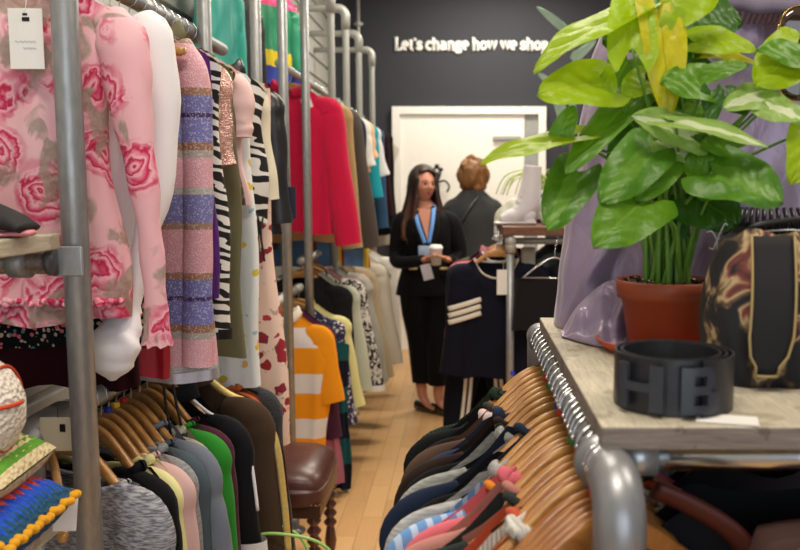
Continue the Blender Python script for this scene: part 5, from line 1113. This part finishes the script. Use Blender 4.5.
def spider():
    t = thing('spider_plant', 'striped spider plant spilling on the brown shelf behind the white boot', 'plant', (x, 5.1, KT+.001)); b = bmesh.new(); lathe(b, [(0, 0), (.05, 0), (.065, .11), (.068, .12), (.06, .12), (0, .10)], seg=28); link('pot', b, wc, t)
    rr = random.Random(3); mm = [plain('striped pale leaf', '#D8DCA0', .5, c2='#9FB45E'), plain('mid green strap leaf', '#6E8E40', .5, c2='#A8B860')]
    for k in range(22):
        a = rr.uniform(PI*.6, PI*1.5) if k % 3 else rr.uniform(0, 6.28); l = rr.uniform(.16, .34); P = cat([(0, 0, .11), (.3*l*math.cos(a), .3*l*math.sin(a), .11+l*.55), (.8*l*math.cos(a), .8*l*math.sin(a), .11+l*.50), (l*math.cos(a), l*math.sin(a), .11+l*.15)], 14)
        b = bmesh.new(); tube(b, P, [(.008*(1-.8*abs(i/14-.4)), .002) for i in range(15)], 6); link('leaf', b, mm[k % 2], t)
spider()
def tallplant():
    xx = at(572, 200, 4.4).x; t = thing('tall_plant', 'tall thin stemmed plant with blue green leaves rising behind the lime leaves', 'plant', (xx, 4.75, KT+.001)); o = t.location
    b = bmesh.new(); lathe(b, [(0, 0), (.05, 0), (.06, .10), (.055, .10), (0, .08)], seg=24); link('pot', b, plain('dark clay', '#3E302A', .6), t)
    b = bmesh.new(); P = cat([(0, 0, .08), at(571, 150, 4.75)-o, at(573, 90, 4.75)-o, at(574, 30, 4.75)-o], 20); tube(b, P, [.012*(1-.5*i/20) for i in range(21)], 8); link('stem', b, plain('woody stem', '#6E6454', .8), t)
    mb = plain('blue green leaf', '#A9C4B4', .45, c2='#8AAE9A')
    for k, (bp, tp, hw) in enumerate((((566, 30), (537, 6), 4.5), ((566, 96), (538, 72), 5), ((568, 130), (552, 84), 6), ((572, 128), (573, 86), 4), ((566, 34), (571, 46), 3), ((572, 60), (596, 40), 5), ((571, 100), (590, 84), 5))):
        link('leaf', leaf_bm(at(*bp, 4.74)-o, at(*tp, 4.70)-o, hw/850*4.7, (0, -1, .2), curl=.1, fold=.2, lobe=0, seed=k), mb, t)
tallplant()
t = thing('trailing_greens', 'small green potted plant on top of the far left wall rail', 'plant', at(322, 84, 5.2)); b = bmesh.new(); lathe(b, [(0, -.10), (.05, -.10), (.06, 0), (0, -.01)], seg=20); link('pot', b, wc, t)
for k in range(9):
    a = k*2.4; link('leaf', leaf_bm((0, 0, 0), (.12*math.cos(a), .05*math.sin(a)-.03, .06+.06*abs(math.sin(k))), .022, (0, -.6, .8), seed=k), LM['g'], t)
tl = at(322, 84, 5.2); b = bmesh.new(); box(b, (-1.10, 5.2, tl.z-.112), (.25, .5, .02), .003); tag(link('wall_shelf', b, M_PALE, smooth=False), 'short pale shelf on the slatted wall holding the small green plant', 'shelf'); t.location = (-1.06, 5.2, tl.z)
# ------------------------------------------------------------ people
def skinfig(name, verts, edges, rad, m, parent, root=0, sub=2):
    me = bpy.data.meshes.new(name); me.from_pydata([tuple(v) for v in verts], edges, []); me.materials.append(m)
    o = bpy.data.objects.new(name, me); C.objects.link(o); o.parent = parent
    md = o.modifiers.new('Skin', 'SKIN'); md.use_smooth_shade = True
    for i, r in enumerate(rad): me.skin_vertices[0].data[i].radius = (r, r) if not isinstance(r, tuple) else r
    me.skin_vertices[0].data[root].use_root = True
    s = o.modifiers.new('Sub', 'SUBSURF'); s.levels = s.render_levels = sub
    return o
def loft(secs, n=36, cap=True, b=None, fold=0, seed=0):
    """secs: (x, y, z, rx, ry)"""
    b = b or bmesh.new(); P = cat([(s[0], s[1], s[2]) for s in secs], 40); Q = cat([(s[3], s[4], 0) for s in secs], 40); rg = []
    for i, (p, q) in enumerate(zip(P, Q)):
        rg.append([b.verts.new((p.x+q.x*math.copysign(abs(math.cos(a))**.9, math.cos(a)), p.y+q.y*math.sin(a)+fold*math.sin(a*7+i*.2+seed), p.z)) for a in [2*PI*k/n for k in range(n)]])
    for i in range(len(rg)-1):
        for k in range(n): b.faces.new((rg[i][k], rg[i][(k+1) % n], rg[i+1][(k+1) % n], rg[i+1][k]))
    if cap: b.faces.new(rg[0]); b.faces.new(rg[-1])
    return b
SKIN = NT('skin', .5); SKIN.col(SKIN.mix(SKIN.noise(SKIN.co(), 12, 2), '#D2947A', '#C4836A')); SKIN.b.inputs['Subsurface Weight'].default_value = .1; SKIN.b.inputs['Subsurface Radius'].default_value = (.02, .01, .005); SKIN = SKIN.m
def head_bm(c, rz, s=1.0, pitch=0):
    b = bmesh.new(); bmesh.ops.create_uvsphere(b, u_segments=48, v_segments=36, radius=1)
    for v in b.verts:
        x, y, z = v.co; X, Y_, Z = x*.074, y*.094, z*.112
        if z < 0: X *= 1-.36*(-z)**1.6; Y_ *= 1-.22*(-z)**1.5; Y_ -= .016*(-z)
        f = max(0, -y)**2
        X0 = X/.074
        Y_ -= f*.024*math.exp(-((X0)/.16)**2)*math.exp(-((z+.20)/.13)**2)      # nose tip
        Y_ -= f*.012*math.exp(-((X0)/.12)**2)*math.exp(-((z+.02)/.18)**2)      # bridge
        for sx in (-.42, .42): Y_ += f*.010*math.exp(-((X0-sx)/.17)**2-((z-.04)/.10)**2)
        Y_ -= f*.006*math.exp(-((z-.22)/.10)**2-((X0)/.5)**2)                  # brow
        Y_ -= f*.008*math.exp(-((X0)/.28)**2-((z+.47)/.07)**2)                 # lips
        Y_ -= f*.010*math.exp(-((X0)/.26)**2-((z+.82)/.13)**2)                 # chin
        for sx in (-.62, .62): Y_ -= f*.006*math.exp(-((X0-sx)/.2)**2-((z+.18)/.16)**2)
        v.co = Vector((X*s, Y_*s, Z*s))
    bmesh.ops.transform(b, matrix=Matrix.Translation(Vector(c)) @ Matrix.Rotation(rz, 4, 'Z') @ Matrix.Rotation(pitch, 4, 'X'), verts=b.verts); return b
def face(parent, c, rz, s=1):
    Mx = Matrix.Translation(Vector(c)) @ Matrix.Rotation(rz, 4, 'Z')
    def put(name, fn, m):
        b = bmesh.new(); fn(b); bmesh.ops.transform(b, matrix=Mx, verts=b.verts); return link(name, b, m, parent)
    put('eyes', lambda b: [ball(b, (sx*.031, -.079, .004), .0115, (1.1, .5, .55), 12) for sx in (-1, 1)], plain('eye white', '#D9CFC8', .3))
    put('irises', lambda b: [ball(b, (sx*.031, -.0845, .004), .0058, (1, .4, .9), 10) for sx in (-1, 1)], plain('dark iris', '#20130E', .2))
    put('lashes', lambda b: [tube(b, cat([(sx*.045, -.076, .006), (sx*.031, -.0875, .0125), (sx*.017, -.084, .004)], 8), .0018, 6) for sx in (-1, 1)], M_BLACKP)
    put('eyebrows', lambda b: [tube(b, cat([(sx*.050, -.077, .022), (sx*.034, -.091, .029), (sx*.017, -.094, .024)], 8), [(.0022, .002)]*9, 6) for sx in (-1, 1)], plain('brow', '#241813', .9))
    put('lips', lambda b: (tube(b, cat([(-.021, -.092, -.052), (-.008, -.1015, -.047), (0, -.102, -.049), (.008, -.1015, -.047), (.021, -.092, -.052)], 14), [.001+.0035*math.sin(PI*i/14) for i in range(15)], 8), tube(b, cat([(-.020, -.091, -.053), (0, -.100, -.058), (.020, -.091, -.053)], 14), [.001+.0042*math.sin(PI*i/14) for i in range(15)], 8)), plain('lips', '#9C4A44', .4))
    put('ears', lambda b: [ball(b, (sx*.074, .006, -.01), .022, (.35, .7, 1.15), 12) for sx in (-1, 1)], SKIN)
def hand(verts, edges, rad, wi, wrist, dirv, palm_n, curl=.6, sx=1, spread=1.0, s=1.0):
    """append palm and five fingers; wi = wrist vertex index"""
    d = Vector(dirv).normalized(); n = Vector(palm_n).normalized(); side = d.cross(n).normalized()*sx; w = Vector(wrist)
    def add(p, r, prev): verts.append(Vector(p)); rad.append(r); edges.append((prev, len(verts)-1)); return len(verts)-1
    pm = add(w+d*.04*s, (.026*s, .017*s), wi); pk = add(w+d*.075*s, (.026*s, .014*s), pm)
    for k, (off, ln) in enumerate(((.027, .068), (.009, .076), (-.009, .070), (-.026, .055))):
        a = w+d*(.085)*s+side*off*s*spread; i = add(a, .009*s, pk); ang = curl*.6; p = a
        for q, f in enumerate((.42, .33, .25)):
            dd = d*math.cos(ang)+n*math.sin(ang); p = p+dd*ln*f*s; i = add(p, (.0085-.0011*q)*s, i); ang += curl*.75
    a = w+d*.03*s+side*.03*s; i = add(a, .0105*s, pm); p = a; dd = (d*.75+side*.55+n*.45).normalized()
    for q, f in enumerate((.032, .026)): p = p+dd*f*s; i = add(p, (.0095-.001*q)*s, i); dd = (dd+n*.35-side*.25).normalized()
BLK = fab('#0D0D10', .75, c2='#141418')
def woman():
    Y = 5.62; X = at(428, 290, Y).x; t = thing('person', 'woman with long dark hair in a black suit holding a white cup', 'person', (X, Y, 0), 0)
    o = Vector((X, Y, 0)); hc = at(423, 186, Y)-o; hc.y = -.01; hz_ = 1.52
    rz = .55
    # body skeleton (metres, local): facing -Y, slightly right
    V = []; E = []; Rd = []
    def add(p, r, prev=None):
        V.append(Vector(p)); Rd.append(r)
        if prev is not None: E.append((prev, len(V)-1))
        return len(V)-1
    pel = add((.0, 0, .88), (.14, .10)); wa = add((0, 0, 1.04), (.115, .085), pel); ch = add((-.01, 0, 1.22), (.13, .095), wa); sh = add((-.015, .0, 1.33), (.09, .07), ch); nk = add((-.02, -.005, 1.40), .046, sh); hb = add((hc.x, 0, 1.46), .05, nk)
    cupp = at(436, 254, Y-.30)-o
    WR = {}
    for s in (-1, 1):
        a = add((s*.11-.015, 0, 1.31), .036, sh); q1 = add((s*.165-.01, 0, 1.262), .036, a); q2 = add((s*.192, 0, 1.16), .034, q1); q3 = add((s*.206, -.01, 1.072), .030, q2); el = add((s*.185, -.08, 1.02), .027, q3)
        wr = Vector((cupp.x+s*.080, cupp.y+.080, cupp.z-.047)); w = add(wr, .017, el)
        dr = (Vector((cupp.x+s*.02, cupp.y-.01, cupp.z-.01))-wr).normalized(); hand(V, E, Rd, w, wr, dr, Vector((-s*.55, -.75, .1)), curl=.75, sx=s*1.0, s=.98)
        hp = add((s*.085, 0, .82), .095, pel); kn = add((s*.07+(0 if s < 0 else .02), -.02*s, .47), .06, hp); an = add((s*.055+.01, -.0+(.03 if s < 0 else -.04), .10), .036, kn); ft = add((s*.055+.06, -.05+(.03 if s < 0 else -.04), .035), (.036, .024), an); add((s*.055+.11, -.10+(.03 if s < 0 else -.04), .025), (.028, .018), ft)
    skinfig('body', V, E, Rd, SKIN, t)
    link('head', head_bm((hc.x, -.015, 1.525), rz, .99), SKIN, t) if 0 else None
    hd = link('head', head_bm((hc.x, -.015, 1.525), rz, .99), SKIN, t); face(hd, (hc.x, -.015, 1.525), rz, .99)
    # hair
    M = NT('dark brown hair', .45); w_ = M.noise(M.co((60, 60, 3)), 4, 3); tcz = M.n('TexCoord'); sz = M.n('SeparateXYZ'); M.t.links.new(tcz.outputs['Object'], sz.inputs[0]); mr = M.n('MapRange'); M.t.links.new(sz.outputs[2], mr.inputs[0]); mr.inputs[1].default_value = 1.48; mr.inputs[2].default_value = 1.22; M.col(M.mix(mr.outputs[0], M.ramp(w_, [(.3, '#120C0B'), (.7, '#3A211A')]), M.ramp(w_, [(.3, '#33190F'), (.7, '#6E4028')]))); M.bump(w_, .6, .006); hairm = M.m
    b = bmesh.new(); bmesh.ops.create_uvsphere(b, u_segments=64, v_segments=40, radius=1); c0 = Vector((hc.x, .0, 1.545))
    for v in list(b.verts):
        x, y, z = v.co; p = Vector((x*.098, y*.115, z*.118))
        if z < .0: p.z = z*.40; p.x = x/max(.35, math.sqrt(max(1e-4, 1-z*z)))*.098*(1+.0*z) if z > -.97 else x*.1; 
        if z < 0: wd = .104+.055*sst(-z, .1, .8); hh = math.hypot(x, y) or 1; p.x = x/hh*wd*(1 if z > -.93 else .8); p.y = y/hh*(.105-.02*sst(-z, .2, .9))*(1 if z > -.93 else .6)
        nf = .002+.010*sst(-z, 0, .7); p += Vector((nf*math.sin(math.atan2(y, x)*11+z*4), nf*math.cos(math.atan2(y, x)*9+z*3), 0)) if z < .9 else Vector((0, 0, 0))
        v.co = p
    Rm = Matrix.Rotation(rz*.75, 4, 'Z')
    kill = []
    for v in b.verts:
        q = v.co
        if q.y < -.02 and abs(q.x) < (.058 if q.z > -.16 else .05) and q.z < .052+.02*(1-abs(q.x)/.06): kill.append(v)
    bmesh.ops.delete(b, geom=kill, context='VERTS'); bmesh.ops.transform(b, matrix=Matrix.Translation(c0) @ Rm, verts=b.verts)
    ho = link('hair', b, hairm, hd); ho.modifiers.new('t', 'SOLIDIFY').thickness = .014
    # jacket
    b = loft([(.0, 0, .80, .215, .135), (.0, 0, .88, .20, .13), (0, 0, 1.0, .168, .115), (-.0, 0, 1.06, .16, .11), (-.01, 0, 1.2, .185, .125), (-.012, 0, 1.30, .19, .10), (-.015, 0, 1.35, .13, .075), (-.018, .004, 1.375, .085, .062)], cap=False, fold=.004)
    j = link('jacket', b, BLK, t); j.modifiers.new('t', 'SOLIDIFY').thickness = .004
    for s in (-1, 1):
        wr = Vector((cupp.x+s*.085, cupp.y+.085, cupp.z-.05)); b = bmesh.new(); P = cat([(s*.11-.015, 0, 1.32), (s*.165-.01, 0, 1.27), (s*.192, 0, 1.16), (s*.208, -.01, 1.07), (s*.185, -.08, 1.02), wr], 26)
        tube(b, P, [.048+.016*sst(i, 0, 4)-.026*sst(i, 6, 26) for i in range(27)], 20); link('sleeve', b, BLK, j)
        b = bmesh.new(); tube(b, cat([(s*.052-.018, -.058, 1.385), (s*.07-.01, -.112, 1.30), (s*.05, -.128, 1.19), (s*.012, -.122, 1.10)], 16), [(.022-.008*abs(i/8-1), .006) for i in range(17)], 10, up=(0, 1, 0)); link('lapel', b, fab('#111114', .6), j)
    for s in (-1, 1):
        b = bmesh.new(); box(b, (s*.10+.01, -.122, .985), (.055, .012, .016), .003)
        link('gold_button', b, plain('gold button', '#D9C28A', .3, .8), j)
    b = bmesh.new(); f = [(-.018-.045, -.082, 1.37), (-.018+.045, -.082, 1.37), (.002, -.124, 1.17)]
    f = b.faces.new([b.verts.new(p) for p in f]); link('neckline', b, SKIN, j, smooth=False).modifiers.new('t', 'SOLIDIFY')
    # trousers
    for s in (-1, 1):
        oy = .03 if s < 0 else -.04
        b = loft([(s*.055+.012, oy, .20, .068, .07), (s*.06+.012, oy*.9, .35, .078, .08), (s*.065+.01, oy*.5, .5, .088, .09), (s*.075, 0, .7, .105, .11), (s*.08, 0, .86, .108, .12), (s*.07, 0, .94, .09, .11)], cap=False, fold=.003, seed=s)
        q = link('trouser_leg', b, BLK, t); q.modifiers.new('t', 'SOLIDIFY').thickness = .004
        b = bmesh.new(); a0 = Vector((s*.055+.01, oy, 0)); dr = Vector((.72, -.69, 0)) if s > 0 else Vector((.80, -.6, 0)); P = [a0-dr*.05+Vector((0, 0, .035)), a0+Vector((0, 0, .034)), a0+dr*.07+Vector((0, 0, .028)), a0+dr*.15+Vector((0, 0, .022)), a0+dr*.19+Vector((0, 0, .015))]
        tube(b, cat(P, 20), [(.030*(1-.7*sst(i, 12, 20)) if 0 else .042*(.75+.25*sst(i, 0, 5))*(1-.6*sst(i, 13, 20)), .033*(1-.6*sst(i, 8, 20))) for i in range(21)], 18, up=(0, 0, 1)); sh_ = link('shoe', b, plain('patent black leather', '#08080A', .15, coat=1), t)
        b = bmesh.new(); pq = a0+dr*.10+Vector((0, 0, .046)); box(b, pq, (.035, .03, .01), .004, rot=Matrix.Rotation(math.atan2(dr.y, dr.x), 3, 'Z')); link('gold_buckle', b, plain('gold buckle', '#CDBF8E', .25, .8), sh_)
    # lanyard
    lb = bmesh.new(); mb = plain('sky blue ribbon', '#4F8FE0', .6, c2='#7FB0F0', scale=90)
    e = (.0, -.142, 1.12)
    for s in (-1, 1): tube(lb, cat([(s*.055-.018, .02, 1.40), (s*.062-.018, -.07, 1.375), (s*.045-.01, -.134, 1.27), (e[0]+s*.012, -.147, 1.15)], 20), [(.013, .003)]*21, 8, up=(0, 1, 0))
    tag(link('lanyard', lb, mb, loc=o), 'sky blue lanyard around the neck of the woman in the black suit', 'lanyard')
    b = bmesh.new(); box(b, (-.012, -.152, 1.10), (.085, .006, .07), .003); tag(link('name_badge', b, plain('badge card', '#C9D6E8', .3, c2='#6E8AB8', scale=60), loc=o), 'badge card hanging from the sky blue lanyard', 'badge')
    # cup
    cp_ = thing('paper_cup', 'white paper cup with a lid held by the dark haired woman', 'cup', o+cupp+Vector((0, 0, -.07))); b = bmesh.new(); lathe(b, [(0, 0), (.030, 0), (.040, .105), (.041, .107), (0, .107)], seg=32); link('cup_body', b, plain('cup paper', '#E9E7E2', .6), cp_)
    b = bmesh.new(); lathe(b, [(.0435, .100), (.0445, .106), (.0435, .114), (.038, .116), (.037, .126), (.033, .128), (.031, .123), (0, .122)], seg=32); link('lid', b, plain('white lid', '#F4F3F0', .35), cp_)
    q = at(427, 272, Y-.28); b = bmesh.new(); box(b, (0, 0, 0), (.065, .012, .10), .003, rot=Matrix.Rotation(-.25, 3, 'Y')); tag(link('folded_leaflet', b, plain('lilac white paper', '#D5D2DC', .6), loc=q), 'folded pale leaflet held below the paper cup', 'leaflet')
woman()
def woman_back():
    Y = 6.5; X = at(473, 200, Y).x; t = thing('person', 'woman seen from behind in a dark grey checked coat with light brown hair', 'person', (X, Y, 0), 0)
    V = []; E = []; Rd = []
    def add(p, r, prev=None):
        V.append(Vector(p)); Rd.append(r)
        if prev is not None: E.append((prev, len(V)-1))
        return len(V)-1
    pel = add((0, 0, .88), (.15, .11)); wa = add((0, 0, 1.05), (.13, .10), pel); ch = add((0, 0, 1.25), (.14, .10), wa); sh = add((0, 0, 1.38), (.09, .07), ch); nk = add((0, .01, 1.46), .05, sh); add((0, .02, 1.52), .05, nk)
    for s in (-1, 1):
        a = add((s*.17, 0, 1.36), .06, sh); el = add((s*.235, .04, 1.08), .045, a); wr = Vector((s*.15, .25, 1.05)); w = add(wr, .028, el); hand(V, E, Rd, w, wr, (-s*.3, .9, .1), (-s, 0, 0), curl=.4, sx=s)
        hp = add((s*.09, 0, .82), .10, pel); kn = add((s*.09, 0, .47), .06, hp); an = add((s*.09, .02, .09), .038, kn); ft = add((s*.09, .09, .035), (.036, .025), an); add((s*.09, .16, .025), (.03, .018), ft)
    skinfig('body', V, E, Rd, SKIN, t)
    hd = link('head', head_bm((0, .03, 1.605), PI+.25, 1), SKIN, t); face(hd, (0, .03, 1.605), PI+.25)
    M = NT('light brown hair', .5); w_ = M.noise(M.co((50, 50, 5)), 4, 3); M.col(M.ramp(w_, [(.3, '#5C3A22'), (.7, '#A0703E')])); M.bump(w_, .6, .006)
    b = bmesh.new(); bmesh.ops.create_uvsphere(b, u_segments=56, v_segments=36, radius=1)
    for v in b.verts:
        x, y, z = v.co; a = math.atan2(y, x); v.co = Vector((x*(.112+.012*(z < 0)*(-z)), y*.118, z*(.128 if z > 0 else .165)))+mnoise.noise_vector(Vector((x*3.2, y*3.2, z*1.6)))*.026+mnoise.noise_vector(Vector((x*9, y*9, z*2)))*.008
    bmesh.ops.delete(b, geom=[v for v in b.verts if v.co.y > .045 and v.co.z < .05 and abs(v.co.x) < .07], context='VERTS')
    bmesh.ops.transform(b, matrix=Matrix.Translation((0, .015, 1.615)) @ Matrix.Rotation(.2, 4, 'Z'), verts=b.verts); link('hair', b, M.m, hd).modifiers.new('t', 'SOLIDIFY').thickness = .012
    b = loft([(0, 0, .62, .25, .18), (0, 0, .85, .235, .17), (0, 0, 1.08, .205, .14), (0, 0, 1.28, .215, .14), (0, 0, 1.38, .20, .11), (0, 0, 1.44, .13, .085), (0, 0, 1.485, .085, .075)], cap=False, fold=.005)
    j = link('coat', b, P_CHECK, t); j.modifiers.new('t', 'SOLIDIFY').thickness = .005
    for s in (-1, 1):
        b = bmesh.new(); P = cat([(s*.11, 0, 1.385), (s*.165, 0, 1.335), (s*.205, .01, 1.22), (s*.225, .05, 1.10), (s*.21, .14, 1.06), (s*.155, .24, 1.05)], 24); tube(b, P, [.052+.016*sst(i, 0, 4)-.026*sst(i, 8, 24) for i in range(25)], 20); link('sleeve', b, P_CHECK, j)
    b = bmesh.new(); tube(b, cat([(.06, -.05, 1.475), (-.02, -.13, 1.36), (-.12, -.155, 1.2), (-.20, -.12, 1.02)], 20), [(.014, .004)]*21, 8, up=(0, 1, 0)); tag(link('bag_strap', b, M_BLACKP, loc=(X, Y, 0)), 'black bag strap slung diagonally across the dark grey checked coat', 'strap')
    for s in (-1, 1):
        q = link('trouser_leg', loft([(s*.09, 0, .08, .075, .08), (s*.09, 0, .4, .085, .09), (s*.09, 0, .8, .115, .12), (s*.08, 0, .9, .1, .12)], cap=False), BLK, t)
        b = bmesh.new(); tube(b, cat([(s*.09, -.06, .035), (s*.09, .04, .035), (s*.09, .13, .028), (s*.09, .20, .018)], 14), [(.042*(1-.5*sst(i, 9, 14)), .034*(1-.5*sst(i, 5, 14))) for i in range(15)], 16, up=(0, 0, 1)); link('shoe', b, M_BLACKP, t)
woman_back()
# ------------------------------------------------------------ light
def lamp(x, y, z, sx, sy, e, col, lab, tilt=0):
    t = thing('ceiling_light', lab, 'light', (x, y, z+.06)); b = bmesh.new(); box(b, (0, 0, 0), (sx+.06, sy+.06, .05), .005); link('housing', b, plain('white lamp housing', '#E8E8E6', .5), t, smooth=False)
    ld = bpy.data.lights.new('ceiling_lamp', 'AREA'); ld.shape = 'RECTANGLE'; ld.size = sx; ld.size_y = sy; ld.energy = e; ld.color = col; lo = bpy.data.objects.new('lamp', ld); C.objects.link(lo); lo.parent = t; lo.location = (0, 0, -.03)
WARM = (1, .90, .76); NEU = (1, .95, .88)
for x, y, e, lab in ((-.1, .4, 34, 'ceiling panel above the near racks'), (-.05, 2.6, 34, 'ceiling panel above the aisle by the stool'), (.1, 4.9, 42, 'ceiling panel above the aisle before the woman'), (.3, 6.9, 50, 'ceiling panel in front of the white door'), (1.7, 1.3, 26, 'ceiling panel over the right rack'), (1.9, 5.2, 36, 'ceiling panel over the far right')):
    lamp(x, y, 3.30, .9, .35, e, WARM, lab)
w = bpy.data.worlds.new('daylight'); S.world = w; w.use_nodes = True; w.node_tree.nodes['Background'].inputs[0].default_value = (.80, .90, 1, 1); w.node_tree.nodes['Background'].inputs[1].default_value = 1.0
ld = bpy.data.lights.new('shopfront_daylight', 'AREA'); ld.shape = 'RECTANGLE'; ld.size = 3.2; ld.size_y = 2.3; ld.energy = 34; ld.color = (.86, .93, 1); lo = bpy.data.objects.new('shopfront_daylight', ld); C.objects.link(lo); lo.location = (.6, -2.85, 1.75); lo.rotation_euler = (PI/2, 0, 0)
S.view_settings.view_transform = 'Standard'; S.view_settings.look = 'None'; S.view_settings.gamma = 1; S.view_settings.use_curve_mapping = False; S.view_settings.exposure = 0.0
